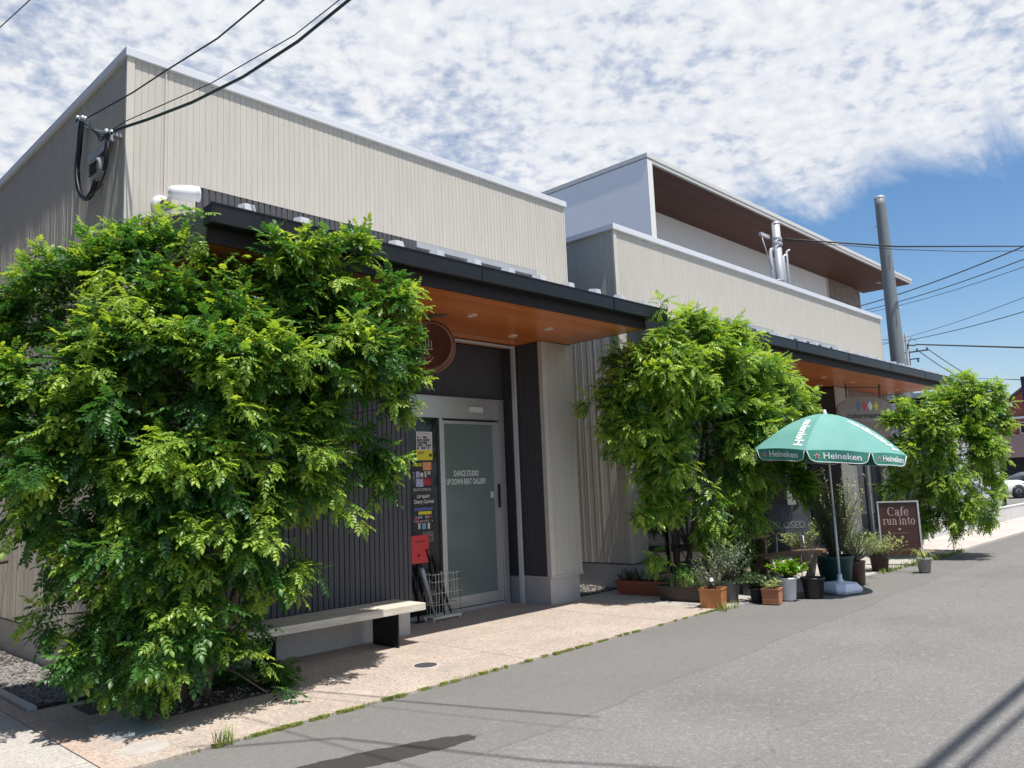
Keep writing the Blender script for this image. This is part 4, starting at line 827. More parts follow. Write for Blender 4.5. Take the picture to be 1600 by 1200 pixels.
shoot('ash_sapling', 'low leafy shoots of ash on the paving to the right of the big trunk', (3.62,6.35,0), 9, .22, T_hi, 3, ash, .62, .26, tint=(0,.75))
shoot('ash_sapling', 'small dark shoots of ash close behind the left bench leg', (3.42,6.75,0), 5, .22, T_hi, 4, ash, .6, .2, tint=(0,.4))

# ================================================================ SIMPLE LEAF PLANTS
def simple_T(L, W, hi=False): v, f = leaflet(L, W, hi=hi); return (v, f)
def bush(parent, base, h, rad, nst, per, T, m, seed, sc=1, tint=(0,1), upright=.6, stem_m=None, droop=.25, start=.25):
    nst = int(nst*1.7); per = int(per*1.3); sc *= 1.12
    r = random.Random(seed); random.seed(seed); w_ = MB(); lv = Leaves(T); b_ = np.array(base, float)
    for k in range(nst):
        a = r.uniform(0,6.28); rr_ = rad*math.sqrt(r.uniform(.02,1)); hh = h*r.uniform(.55,1.08)*(1-.25*(rr_/rad)**2)
        s = b_+[r.uniform(-1,1)*rad*.15, r.uniform(-1,1)*rad*.15, 0]; e_ = b_+[math.cos(a)*rr_, math.sin(a)*rr_, hh]; mid = (s*.35+e_*.65); mid[2] = hh*upright+b_[2]; mid = s*.5+e_*.5 + [0,0,hh*.2*upright]
        for i in range(5):
            pass
        pt = lambda t: (1-t)**2*s+2*t*(1-t)*mid+t*t*e_
        w_.tube([pt(t) for t in (0,.25,.5,.75,1)], [.004,.0035,.003,.0024,.0015], 4, caps=False)
        for i in range(per):
            t = start+(1-start)*i/(per-1); a2 = i*2.4+k; ld = unit([math.cos(a2), math.sin(a2), r.uniform(-droop,.7)]) + unit(pt(1)-pt(.7))*.6
            lv.add(pt(t), unit(ld), unit([r.gauss(0,.5),r.gauss(0,.5),1]), sc*r.uniform(.65,1.2), r.uniform(*tint))
    w_.build('stem', stem_m or bark, parent); lv.build('foliage', m, parent)
T_olive = [simple_T(.045,.012)]; T_oval = [simple_T(.055,.026)]; T_big = [simple_T(.10,.045,True)]; T_tiny = [simple_T(.02,.008)]; T_fine = [simple_T(.07,.006)]
olive = leafmat('olive leaves', (.06,.095,.05), (.12,.17,.09), (.28,.34,.19), .5, .2)
lush = leafmat('lush leaves', (.05,.16,.015), (.12,.30,.02), (.32,.45,.04), .35, .35)
darkg = leafmat('dark leaves', (.015,.045,.012), (.035,.085,.02), (.09,.15,.04), .4, .25)
varie = leafmat('variegated leaves', (.10,.16,.05), (.22,.30,.09), (.50,.52,.22), .45, .3)
soil = soilm
def round_pot(parent, x, y, r0, r1, h, m, rim=.012, z=0.0):
    MB().lathe([(.0001,z),(r0*.96,z),(r0,z+.005),(r1-.004,z+h-rim*2.2),(r1+rim*.5,z+h-rim*2),(r1+rim*.6,z+h),(r1-.008,z+h),(r1-.012,z+h-.04)], (x,y,0), 32).build('pot', m, parent)
    MB().lathe([(r1-.012,z+h-.035),(r1*.5,z+h-.028),(.0001,z+h-.025)], (x,y,0), 20).build('soil', soil, parent)
def box_pot(parent, cx_, cy_, lx, ly, h, rot, m, taper=.04, rim=.02, bands=0, name='pot'):
    c, s = math.cos(rot), math.sin(rot); mb = MB()
    def ring(hx, hy, z): return [(cx_+x*c-y*s, cy_+x*s+y*c, z) for x,y in ((-hx,-hy),(hx,-hy),(hx,hy),(-hx,hy))]
    L = [(lx/2-taper, ly/2-taper, 0),(lx/2-taper*.2, ly/2-taper*.2, h-rim*1.6),(lx/2+.004, ly/2+.004, h-rim*1.5),(lx/2+.006, ly/2+.006, h),(lx/2-.018, ly/2-.018, h),(lx/2-.02, ly/2-.02, h-.045)]
    if bands:
        L = [L[0]]+[q for k in range(bands) for q in ((lx/2-taper+taper*.8*(k+.45)/bands, ly/2-taper+taper*.8*(k+.45)/bands, h*(k+.45)/bands*.86),(lx/2-taper+taper*.8*(k+.45)/bands-.004, ly/2-taper+taper*.8*(k+.45)/bands-.004, h*(k+.5)/bands*.86),(lx/2-taper+taper*.8*(k+.6)/bands, ly/2-taper+taper*.8*(k+.6)/bands, h*(k+.55)/bands*.86))]+L[1:]
    V = [p for q in L for p in ring(*q)]; n = len(L)
    mb.add(V, [(0,3,2,1)]+[(i*4+k, i*4+(k+1)%4, (i+1)*4+(k+1)%4, (i+1)*4+k) for i in range(n-1) for k in range(4)]); mb.build(name, m, parent)
    MB().add(ring(lx/2-.02, ly/2-.02, h-.04), [(0,1,2,3)]).build('soil', soil, parent)
terra1 = mat('terracotta plastic', (.30,.085,.045), .5, var=.1, dirt=.2)
terra2 = mat('orange glazed clay', (.50,.21,.06), .45, col2=(.36,.12,.05), vscale=4, dirt=.25, dirtcol=(.25,.13,.05))
terra3 = mat('terracotta clay', (.40,.155,.075), .75, var=.15, dirt=.25, dirtcol=(.5,.38,.3))
brownpl = mat('dark brown plastic', (.035,.022,.018), .5)
greenpl = mat('dark green plastic', (.012,.055,.050), .42, var=.1)
blackpl = mat('black plastic', (.018,.017,.020), .42)
whitepl = mat('white enamel', (.68,.70,.73), .4, dirt=.12, dirtcol=(.4,.38,.35))
greybk = mat('grey bucket metal', (.12,.125,.135), .45, .3)
def potted(name, label, x, y, cat='potted plant'): return thing(name, (x,y,0), label, cat)
p = potted('potted_plant', 'small black pot in the shade left of the long red planter', 9.86, 7.28)
round_pot(p, 9.86, 7.28, .08, .11, .17, blackpl); bush(p, (9.86,7.28,.15), .13, .11, 10, 5, T_tiny, olive, 21, 1.6)
p = potted('flower_trough', 'long terracotta red trough with dark low plants, leftmost planter of the row', 9.74, 6.80, 'planter')
box_pot(p, 9.74, 6.80, .26, .84, .20, R(9), terra1); 
for i, (x, y) in enumerate(((9.79,7.1),(9.75,6.9),(9.73,6.7),(9.70,6.5))):
    bush(p, (x,y,.16), .20, .15, 12, 8, T_olive, darkg, 30+i, .9) if i < 2 else bush(p, (x,y,.16), .15, .13, 10, 7, T_olive, darkg, 30+i, .8)
p = potted('flower_trough', 'long dark brown trough with grassy tufts between the red trough and the orange pot', 9.46, 5.98, 'planter')
box_pot(p, 9.46, 5.98, .24, .72, .20, R(6), brownpl); r = random.Random(5); gb = MB()
for k in range(26): blades(gb, 9.46+r.uniform(-.09,.09), 5.98+r.uniform(-.32,.32), .16, 9, .17, .03, r, .0025)
gb.build('foliage', mat('trough grass', (.05,.10,.02), .7, col2=(.14,.20,.05), vscale=9), p)
p = potted('potted_plant', 'square glazed orange clay pot with a grey green olive at the corner of the paving', 9.17, 5.38)
box_pot(p, 9.17, 5.38, .28, .28, .24, R(14), terra2, .012, .012); bush(p, (9.17,5.40,.20), .50, .34, 15, 12, T_olive, olive, 40, 1.05, (0,1), .6, None, .3, .15)
MB().lathe([(.0001,.002),(.024,.002),(.026,0),(.0001,-.001)], (9.02,5.30,.36), 20, False, axis=(-.8,-.5,.2)).build('plant_tag', whitep, p)
p = potted('potted_plant', 'dark grey metal bucket behind the orange pot holding a leafy olive bush', 9.66, 5.42)
round_pot(p, 9.66, 5.42, .10, .13, .26, greybk); bush(p, (9.66,5.42,.24), .62, .34, 28, 14, T_olive, olive, 42, 1.15, (0,1)); bush(p, (9.66,5.30,.22), .1, .30, 16, 9, T_oval, darkg, 43, .6, (0,1))
p = potted('potted_plant', 'small dark pot with a trailing green bush to the right of the grey bucket', 9.86, 5.12)
round_pot(p, 9.86, 5.12, .09, .12, .18, blackpl); bush(p, (9.86,5.12,.15), .22, .26, 22, 11, T_oval, darkg, 44, .8, (0,1))
p = potted('potted_plant', 'small square terracotta pot with wire bands and a few pale leaves', 9.78, 4.93)
box_pot(p, 9.80, 4.90, .22, .22, .19, R(12), terra3, .01, .012, 3); bush(p, (9.80,4.90,.16), .14, .12, 9, 5, T_oval, varie, 45, 1.0, (.3,1))
p = potted('potted_plant', 'tall white enamel bucket overflowing with bright green leaves', 10.17, 4.86)
round_pot(p, 10.17, 4.86, .095, .125, .29, whitepl); bush(p, (10.17,4.86,.26), .26, .27, 26, 9, T_oval, lush, 46, 1.35, (.1,1), .7)
p = potted('potted_plant', 'black plastic pot with thin bare upright twigs in front of the wooden bench', 10.52, 4.67)
round_pot(p, 10.52, 4.67, .115, .15, .26, blackpl); r = random.Random(8); tw = MB()
for k in range(14):
    a = r.uniform(0,6.28); tw.tube([(10.52+math.cos(a)*.02,4.67+math.sin(a)*.02,.22),(10.52+math.cos(a)*.08,4.67+math.sin(a)*.08,.50),(10.52+math.cos(a)*r.uniform(.1,.26),4.67+math.sin(a)*r.uniform(.1,.26),r.uniform(.75,1.15))], [.0045,.0035,.002], 4)
tw.build('twig', mat('pale twig', (.28,.22,.17), .8), p); bush(p, (10.52,4.67,.5), .45, .25, 9, 7, T_tiny, olive, 47, 1.6, (0,1), .6, mat('pale twig', (.28,.22,.17), .8), .3, .5)
p = potted('potted_shrub', 'large dark green plastic pot with a tall feathery shrub behind the parasol pole', 11.55, 4.78)
round_pot(p, 11.55, 4.78, .19, .255, .45, greenpl, .018); bush(p, (11.55,4.78,.40), 1.05, .42, 75, 46, T_fine, leafmat('feathery leaves', (.03,.07,.025), (.07,.13,.045), (.16,.23,.08), .5, .25), 50, .75, (0,1), .9, mat('dark stem', (.07,.055,.045), .8), .5, .2)
p = potted('potted_shrub', 'brown cylindrical pot with a soft grey green shrub, right of the green pot', 12.05, 4.70)
round_pot(p, 12.05, 4.70, .13, .15, .33, mat('brown glazed pot', (.085,.045,.035), .4, var=.4, vscale=12)); bush(p, (12.05,4.70,.30), .55, .42, 46, 20, T_olive, leafmat('soft grey leaves', (.07,.12,.05), (.14,.21,.09), (.30,.38,.16), .55, .25), 51, .8, (0,1), .6)
p = potted('potted_shrub', 'spindly yellow green shrub reaching above the board on thin arching branches', 12.75, 5.1)
round_pot(p, 12.75, 5.1, .12, .15, .3, brownpl); bush(p, (12.75,5.1,.28), 1.55, .55, 14, 18, T_oval, varie, 52, .85, (.1,1), .6, mat('pale twig', (.28,.22,.17), .8), .3, .35); bush(p, (12.75,4.95,.28), .45, .5, 22, 12, T_oval, varie, 53, .8, (0,.8), .5)
p = potted('potted_shrub', 'low variegated shrub in front of the left half of the brown cafe board', 13.75, 4.95)
round_pot(p, 13.75, 4.95, .12, .15, .24, brownpl); bush(p, (13.75,4.95,.2), .42, .45, 30, 12, T_oval, varie, 54, 1.0, (0,1), .5)
p = potted('potted_plant', 'small grey pot with a yellow green spider plant arching over its rim beside the board', 13.85, 4.30)
round_pot(p, 13.85, 4.30, .085, .11, .22, mat('grey mottled pot', (.20,.20,.20), .7, col2=(.30,.29,.28), vscale=30)); sp2 = MB(); r = random.Random(2)
for k in range(30):
    a = r.uniform(0,6.28); L_ = r.uniform(.25,.50); wd = .006; pr_ = None
    for i in range(7):
        t = i/6; x = 13.85+math.cos(a)*L_*t; y = 4.30+math.sin(a)*L_*t; z = .20+L_*(1.5*t-1.55*t*t)*r.uniform(.98,1.02); w2 = wd*(1-t*.9)
        cur = ((x-math.sin(a)*w2, y+math.cos(a)*w2, z), (x+math.sin(a)*w2, y-math.cos(a)*w2, z))
        if pr_: sp2.add([pr_[0], pr_[1], cur[1], cur[0]], [(0,1,2,3)])
        pr_ = cur
sp2.build('foliage', mat('spider leaves', (.22,.28,.05), .55, col2=(.42,.45,.14), vscale=20), p)
for i, (x, y, lab) in enumerate(((12.6,6.5,'dark leafy pot plant deep under the canopy behind the wooden bench'),(13.4,6.1,'pale leafed pot plant on the forecourt behind the bench end'),(10.35,5.75,'dark leafy shrub spreading beneath the ash tree behind the planters'))):
    p = potted('potted_plant', lab, x, y); round_pot(p, x, y, .13, .16, .28, brownpl); bush(p, (x,y,.25), .62, .42, 34, 13, T_oval, (darkg, varie, darkg)[i], 60+i, 1.1, (0,1), .6)
# ================================================================ PARASOL
UX, UY = 11.14, 4.56
ub = thing('parasol', (UX,UY,0), 'faded green Heineken parasol on a thin pale pole in front of the potted plants'.replace('Heineken ', ''), 'parasol')
hgreen = mat('faded green cloth', (.10,.275,.245), .75, col2=(.135,.325,.29), vscale=2.5, fine=.05, bscale=60); hdark = mat('green valance cloth', (.055,.26,.19), .75, var=.12, vscale=6)
prw = mat('white print', (.78,.79,.78), .6, var=.02); redst = mat('red star print', (.55,.03,.04), .6, var=.02)
vd = Vector((UX,UY,0)).normalized(); rt = Vector((vd.y,-vd.x,0)); RAD, ZT, ZR = 1.04, 2.45, 1.90
tiltv = Vector((0,0,0))
def udir(th): return -vd*math.cos(th) + rt*math.sin(th)
TH0 = R(-13)
TILT = Matrix.Translation((UX,UY,2.35)) @ Matrix.Rotation(R(5.5), 4, vd) @ Matrix.Translation((-UX,-UY,-2.35))
def tl(p_): return TILT @ Vector(p_)
def prof_z(v): return ZT - (ZT-ZR)*(v**1.75)
def panel(k, u, v, off=0.):
    a, b_ = udir(TH0+k*R(45)), udir(TH0+(k+1)*R(45)); p = (a*(1-u)+b_*u)*RAD*v; n_ = (a+b_).normalized()
    z = prof_z(v) - .035*math.sin(math.pi*u)*v*(1-v)*2 + .02*math.sin(math.pi*u)*v*v
    s_ = (ZT-ZR)*1.75*max(v,.05)**.75/RAD; nr = Vector((n_.x*s_, n_.y*s_, 1)).normalized()
    return tl(Vector((UX,UY,0)) + p + Vector((0,0,z)) + nr*off)
q = MB(); nu, nv_ = 10, 12
for k in range(8):
    V_ = [panel(k, i/nu, j_/nv_) for j_ in range(nv_+1) for i in range(nu+1)]
    q.add(V_, [(j_*(nu+1)+i, j_*(nu+1)+i+1, (j_+1)*(nu+1)+i+1, (j_+1)*(nu+1)+i) for j_ in range(nv_) for i in range(nu)], True)
can = q.build('canopy', hgreen, ub)
def val(k, u, d, off=0.):
    p = panel(k, u, 1.0); n_ = (udir(TH0+k*R(45))+udir(TH0+(k+1)*R(45))).normalized(); w_ = .012*math.sin(u*9+k*2)*d/.15
    return p + Vector((0,0,-d)) + n_*(-.04*d+w_+off)
def dep(u): return .155*min(1, (max(0,1-abs(2*u-1)**7))**.5)+.004
for k in range(8):
    q = MB(); m_ = 24
    V_ = [val(k, .02+.96*i/m_, dep(i/m_)*j_/4) for j_ in range(5) for i in range(m_+1)]
    q.add(V_, [(j_*(m_+1)+i, j_*(m_+1)+i+1, (j_+1)*(m_+1)+i+1, (j_+1)*(m_+1)+i) for j_ in range(4) for i in range(m_)], True)
    vo = q.build('valance', hdark, can)
    MB().tube([val(k, .02+.96*i/m_, dep(i/m_)) for i in range(m_+1)], .0045, 5).build('piping', prw, can)
    if k in (0, 1, 7, 2):
        cu = .56 if k != 1 else .60
        WID = RAD*2*math.sin(R(22.5))
        text('lettering', 'Heineken', prw, can, (0,0,0), (1,0,0), (0,0,1), .112, width=.46, bold=.02, wrap=lambda a, b_, k=k, cu=cu: val(k, cu+a/WID, .078-b_, .006))
        sc_ = cu-.31/WID
        for rad_, mm_, of_ in ((.042, prw, .005), (.031, redst, .007)):
            MB().add([val(k, sc_+rad_*(.42 if i % 2 else 1)*math.sin(math.pi*i/5)/WID, .078-rad_*(.42 if i % 2 else 1)*math.cos(math.pi*i/5), of_) for i in range(10)], [tuple(range(10))]).build('star', mm_, can)
    if k % 2 == 1:
        text('lettering', 'Heineken', prw, can, (0,0,0), (1,0,0), (0,0,1), .19, width=.66, bold=.022, align='LEFT',
             wrap=lambda a, b_, k=k: (lambda v: panel(k, 1-(.12*RAD+.02-b_*1.0+.0)/max(.2, WID*v) if True else 0, v, .004))(max(.12, .95-a/(RAD*1.12))))
MB().tube([(UX,UY,.16),(UX,UY,1.15)], .017, 12).tube([(UX,UY,1.15),(UX,UY,2.42)], .013, 12).build('pole', mat('painted pole', (.55,.56,.56), .35, .2), ub)
MB().lathe([(.0001,.06),(.018,.055),(.022,.03),(.03,.01),(.03,-.01)], (UX,UY,ZT), 16).build('finial', whitep, ub)
q = MB()
for k in range(8):
    d_ = udir(TH0+k*R(45)); c0 = Vector((UX,UY,0)); q.tube([tl(c0+d_*RAD*v+Vector((0,0,prof_z(v)-.012))) for v in (.03,.3,.6,.85,.99)], .005, 5); q.tube([c0+d_*.02+Vector((0,0,1.98)), tl(c0+d_*RAD*.5+Vector((0,0,prof_z(.5)-.014)))], .004, 5)
q.build('rib', galv, ub)
bs = MB(); c0 = Vector((UX,UY,0)); br_ = R(-22)
def rr4(hx, hy, ch, z): 
    P_ = [(-hx+ch,-hy),(hx-ch,-hy),(hx,-hy+ch),(hx,hy-ch),(hx-ch,hy),(-hx+ch,hy),(-hx,hy-ch),(-hx,-hy+ch)]
    return [(UX+a*math.cos(br_)-b_*math.sin(br_), UY+a*math.sin(br_)+b_*math.cos(br_), z) for a,b_ in P_]
V_ = rr4(.215,.215,.07,.0)+rr4(.235,.235,.08,.035)+rr4(.235,.235,.08,.06)+rr4(.19,.19,.09,.125)+rr4(.08,.08,.03,.145)
bs.add(V_, [(i*8+k, i*8+(k+1)%8, (i+1)*8+(k+1)%8, (i+1)*8+k) for i in range(4) for k in range(8)]+[tuple(range(32,40))]); bs.lathe([(.045,.14),(.04,.17),(.03,.18),(.03,.24),(.0001,.24)], (UX,UY,0), 16)
bs.build('base', mat('pale blue white plastic', (.72,.76,.84), .42, var=.05, dirt=.15, dirtcol=(.4,.4,.4)), ub)

# ================================================================ BENCH, TABLE, BOARDS ON THE FORECOURT
wd = mat('weathered brown wood', (.16,.10,.06), .7, col2=(.27,.18,.11), vscale=6, stretch=(1,6,6), bump=.4, bscale=30)
t = thing('wooden_bench', (11.8,5.5,0), 'brown wooden bench with splayed legs behind the parasol base', 'bench')
bd = Vector((.96,-.27,0)).normalized(); bp2 = Vector((.27,.96,0)).normalized(); bc = Vector((11.75,5.52,0))
def slab(mb, a0, a1, b0, b1, z0, z1):
    P_ = [bc+bd*a+bp2*b_ for a,b_ in ((a0,b0),(a1,b0),(a1,b1),(a0,b1))]; mb.add([(p_.x,p_.y,z0) for p_ in P_]+[(p_.x,p_.y,z1) for p_ in P_], [(0,3,2,1),(4,5,6,7),(0,1,5,4),(1,2,6,5),(2,3,7,6),(3,0,4,7)])
q = MB(); slab(q,-.75,.75,-.17,-.005,.42,.46); slab(q,-.75,.75,.005,.17,.42,.46); q.build('seat', wd, t)
for a in (-.58,.66):
    q = MB()
    for s_ in (-1,1):
        p0, p1 = bc+bd*a+bp2*(.05*s_)+Vector((0,0,.42)), bc+bd*a+bp2*(.27*s_); e_ = bd*.03; g_ = bp2*.042
        q.add([p1-e_-g_,p1+e_-g_,p1+e_+g_,p1-e_+g_,p0-e_-g_,p0+e_-g_,p0+e_+g_,p0-e_+g_], [(0,3,2,1),(4,5,6,7),(0,1,5,4),(1,2,6,5),(2,3,7,6),(3,0,4,7)])
    q.build('leg', wd, t)
t = thing('garden_table', (11.5,6.35,0), 'low wooden garden table half hidden behind the olive bushes', 'table')
q = MB()
for k in range(5): q.box(11.1,6.0+k*.135,.66,12.1,6.125+k*.135,.69)
q.build('tabletop', wd, t)
for x in (11.15,12.0):
    for y in (6.05,6.58): MB().box(x,y,0,x+.05,y+.05,.658).build('leg', wd, t)
def board(root, c, nrm, W, z0, z1, th, m, name='board', round_=0):
    n_ = Vector(nrm).normalized(); s_ = Vector((-n_.y, n_.x, 0)); c = Vector(c); mb = MB()
    P_ = [c+s_*a+n_*b_ for a,b_ in ((-W/2,-th/2),(W/2,-th/2),(W/2,th/2),(-W/2,th/2))]
    mb.add([(p_.x,p_.y,z0) for p_ in P_]+[(p_.x,p_.y,z1) for p_ in P_], [(0,3,2,1),(4,5,6,7),(0,1,5,4),(1,2,6,5),(2,3,7,6),(3,0,4,7)]); mb.build(name, m, root); return c, n_, s_
cs_ = thing('cafe_board', (14.7,4.9,0), 'brown standing board lettered Cafe run into in a pale metal frame', 'signboard')
brd = mat('chocolate board', (.075,.028,.022), .42, var=.06); pf = mat('pale frame metal', (.58,.57,.56), .4, .2)
nrm = Vector((-.93,-.36,0)).normalized()
c_, n_, s_ = board(cs_, (14.7,4.90,0), nrm, .60, .18, 1.07, .02, brd)
rdir = Vector((-n_.y*-1, n_.x*-1, 0)) * 1.0   # reading direction seen from the camera
rdir = Vector((0,0,1)).cross(n_).normalized()
def fr(a, z0, z1, w_=.022, nm='frame_post', b0=-.016, b1=.022):
    P_ = [c_+rdir*(a-w_/2)+n_*b0, c_+rdir*(a+w_/2)+n_*b0, c_+rdir*(a+w_/2)+n_*b1, c_+rdir*(a-w_/2)+n_*b1]
    MB().add([(p_.x,p_.y,z0) for p_ in P_]+[(p_.x,p_.y,z1) for p_ in P_], [(0,3,2,1),(4,5,6,7),(0,1,5,4),(1,2,6,5),(2,3,7,6),(3,0,4,7)]).build(nm, pf, cs_)
fr(-.312,0,1.072,.022); fr(.315,0,1.072,.028,b0=-.05); 
P_ = [c_+rdir*a+n_*b_ for a,b_ in ((-.326,-.02),(.331,-.02),(.331,.024),(-.326,.024))]
MB().add([(p_.x,p_.y,1.0735) for p_ in P_]+[(p_.x,p_.y,1.095) for p_ in P_], [(0,3,2,1),(4,5,6,7),(0,1,5,4),(1,2,6,5),(2,3,7,6),(3,0,4,7)]).build('frame_rail', pf, cs_)
MB().tube([c_+rdir*.315-n_*.03+Vector((0,0,1.02)), c_+rdir*.315-n_*.36], .012, 8).tube([c_-rdir*.31-n_*.03+Vector((0,0,1.02)), c_-rdir*.31-n_*.36], .012, 8).tube([c_-rdir*.31+n_*.25+Vector((0,0,.012)), c_-rdir*.31-n_*.36+Vector((0,0,.012))], .012, 8).build('rear_strut', pf, cs_)
rose = mat('rose lettering', (.56,.40,.37), .6, var=.03); rose2 = mat('dim lettering', (.20,.11,.10), .6, var=.03)
# serif lettering drawn stroke by stroke: every glyph is polygons in a unit em
def serif_text(name, string, m, parent, org, ux, uy, size, width):
    T = .15; t = .06
    def ring(cx_, cy_, rx, ry, a0=0, a1=360, n=20, thin=t, thick=T):
        o = []; 
        for i in range(n):
            A = [math.radians(a0+(a1-a0)*(i+k)/n) for k in (0,1)]; p_ = []
            for a in A: p_.append(((cx_+rx*math.cos(a), cy_+ry*math.sin(a)), (cx_+(rx-(thin+(thick-thin)*abs(math.cos(a))))*math.cos(a), cy_+(ry-thin)*math.sin(a))))
            o.append([p_[0][0], p_[1][0], p_[1][1], p_[0][1]])
        return o
    def st(x, y0, y1, w_=T): return [[(x-w_/2,y0),(x+w_/2,y0),(x+w_/2,y1),(x-w_/2,y1)]]
    def sf(x, y, w_=.34): return [[(x-w_/2,y),(x+w_/2,y),(x+w_/2,y+t*.8),(x-w_/2,y+t*.8)]]
    def arch(x0, x1, yb, h): 
        xm = (x0+x1)/2; rx = (x1-x0)/2+T/2; return ring(xm, h-.30, rx, .30, 0, 180, 12) + st(x1, yb, h-.30)
    G = {'C': (ring(.48,.48,.46,.5,48,312,24)+st(.80,.62,.92,.05), .95), 'a': (st(.50,.0,.45,.13)+ring(.30,.42,.265,.24,0,160,12)+ring(.28,.18,.24,.2,0,360,16)+[[(.5,0),(.68,0),(.68,.05),(.56,.06)]], .70),
         'f': (st(.22,.0,.78)+ring(.42,.76,.27,.24,50,180,10)+[[(.04,.58),(.44,.58),(.44,.64),(.04,.64)]]+sf(.22,0), .50), 'e': (ring(.33,.33,.31,.35,20,335,22)+[[(.08,.34),(.62,.34),(.62,.40),(.08,.40)]], .70),
         'r': (st(.2,0,.66)+ring(.42,.40,.27,.26,40,160,8)+sf(.2,0)+[[(.03,.6),(.2,.6),(.2,.66),(.03,.66)]], .58), 'u': (st(.2,.2,.66)+ring(.38,.25,.255,.25,180,360,12)+st(.58,0,.66)+[[(.03,.61),(.2,.61),(.2,.66),(.03,.66)],[(.41,.61),(.58,.61),(.58,.66),(.41,.66)],[(.58,0),(.76,0),(.76,.05),(.58,.05)]], .82),
         'n': (st(.2,0,.66)+arch(.2,.58,0,.68)+sf(.2,0)+sf(.58,0)+[[(.03,.61),(.2,.61),(.2,.66),(.03,.66)]], .84), 'i': (st(.2,0,.66)+sf(.2,0)+[[(.03,.61),(.2,.61),(.2,.66),(.03,.66)]]+ring(.2,.86,.09,.09,0,360,8,.088,.088), .42),
         't': (st(.2,.12,.86,.13)+[[(.02,.61),(.42,.61),(.42,.67),(.02,.67)]]+ring(.36,.16,.225,.16,180,300,8), .48), 'o': (ring(.34,.33,.32,.35,0,360,24), .73), ' ': ([], .22)}
    x = 0; P = []
    for ch in string:
        for poly in G[ch][0]: P.append([(a+x, b_) for a,b_ in poly])
        x += G[ch][1]
    mb = MB(); org = Vector(org)
    for poly in P: mb.add([org+Vector(ux)*((a-x/2)*width/x)+Vector(uy)*((b_-.35)*size) for a,b_ in poly], [tuple(range(len(poly)))])
    return mb.build(name, m, parent)
fo = c_+n_*.0125
serif_text('lettering', 'Cafe', rose, cs_, fo+Vector((0,0,.90)), rdir, (0,0,1), .15, .34)
serif_text('lettering', 'run into', rose, cs_, fo+rdir*.0+Vector((0,0,.745)), rdir, (0,0,1), .15, .51)
q = MB()
def pq(a0,a1,z0,z1): q.add([fo+rdir*a0+Vector((0,0,z0)),fo+rdir*a1+Vector((0,0,z0)),fo+rdir*a1+Vector((0,0,z1)),fo+rdir*a0+Vector((0,0,z1))], [(0,1,2,3)])
pq(-.018,.018,.60,.63); q.build('mark', rose, cs_); q = MB()
for k in range(14): pq(-.14+k*.02,-.14+k*.02+.013,.535,.56)
q.build('small_print', rose2, cs_)

cl_ = thing('closed_board', (12.1,5.9,0), 'dark grey rounded board lettered CLOSED standing on thin legs under the tree', 'signboard')
c2_ = Vector((12.25,5.75,0)); nn2 = Vector((-.80,-.60,0)).normalized(); rd2 = Vector((0,0,1)).cross(nn2).normalized()
pts = []
for cx_, cz_, a0 in ((.24,.16,0),(-.24,.16,90),(-.24,-.16,180),(.24,-.16,270)):
    for i in range(6): a = R(a0+i*18); pts.append((cx_+.06*math.cos(a)*1, cz_+.06*math.sin(a)))
n0 = len(pts); F0 = [c2_+rd2*a+nn2*.012+Vector((0,0,.93+b_)) for a,b_ in pts]; F1 = [p_-nn2*.024 for p_ in F0]
MB().add(F0+F1, [tuple(range(n0)), tuple(range(n0,2*n0))[::-1]]+[(i, n0+i, n0+(i+1)%n0, (i+1)%n0) for i in range(n0)]).build('board', mat('slate board', (.075,.085,.105), .6, var=.15), cl_)
text('lettering', 'CLOSED', mat('chalk lettering', (.22,.235,.25), .7, var=.05), cl_, c2_+nn2*.0135+Vector((0,0,.83)), rd2, (0,0,1), .155, width=.50, bold=.02)
for a in (-.2,.2):
    MB().tube([c2_+rd2*a-nn2*.02+Vector((0,0,.75)), c2_+rd2*a*1.15+nn2*.08], .011, 6).build('leg', galv, cl_); MB().tube([c2_+rd2*a*.9-nn2*.03+Vector((0,0,.9)), c2_+rd2*a-nn2*.28], .011, 6).build('leg', galv, cl_)

# ================================================================ FAR RIGHT
lw = thing('low_wall', (20.2,6.1,0), 'long low white concrete wall beyond the second canopy', 'wall')
lwm = mat('white concrete', (.50,.49,.48), .8, var=.05, dirt=.2, dirtcol=(.42,.40,.38), vscale=1.5)
MB().box(20.2,6.104,0,62,6.26,.40,bev=.01).build('wall_body', lwm, lw); MB().box(20.18,6.09,.401,62.02,6.275,.43,bev=.006).build('coping', lwm, lw)
q = MB()
for x in range(22,60,3): q.box(x,6.1025,.05,x+.012,6.1035,.39)
q.build('joint', jm, lw)
for y in (9.2,11.8,14.4,17.): pass
lines = MB()
for k in range(7): lines.box(40+k*2.7,8.6,.0125,40.12+k*2.7,13.5,.016)
struct(lines.build('parking_lines', mat('white line paint', (.62,.62,.60), .8, dirt=.3)))
bp_ = thing('barrier_post', (38,8.45,0), 'thin black post standing behind the low wall beside the white car', 'post')
MB().tube([(38,8.45,.0),(38,8.40,2.45)], .075, 12).build('shaft', black, bp_); MB().box(37.86,8.31,.013,38.14,8.59,.04).build('foot_plate', black, bp_)
sgn = thing('street_sign', (40,7.2,0), 'tall dark navy sign board cut by the right edge of the picture', 'sign')
MB().box(39.9,5.6,4.0,40.05,7.72,9.0 if False else 5.45).build('panel', mat('navy panel', (.018,.022,.05), .4), sgn)
MB().tube([(40.0,6.6,0),(40.0,6.6,4.0)], .06, 10).build('post', galv, sgn)

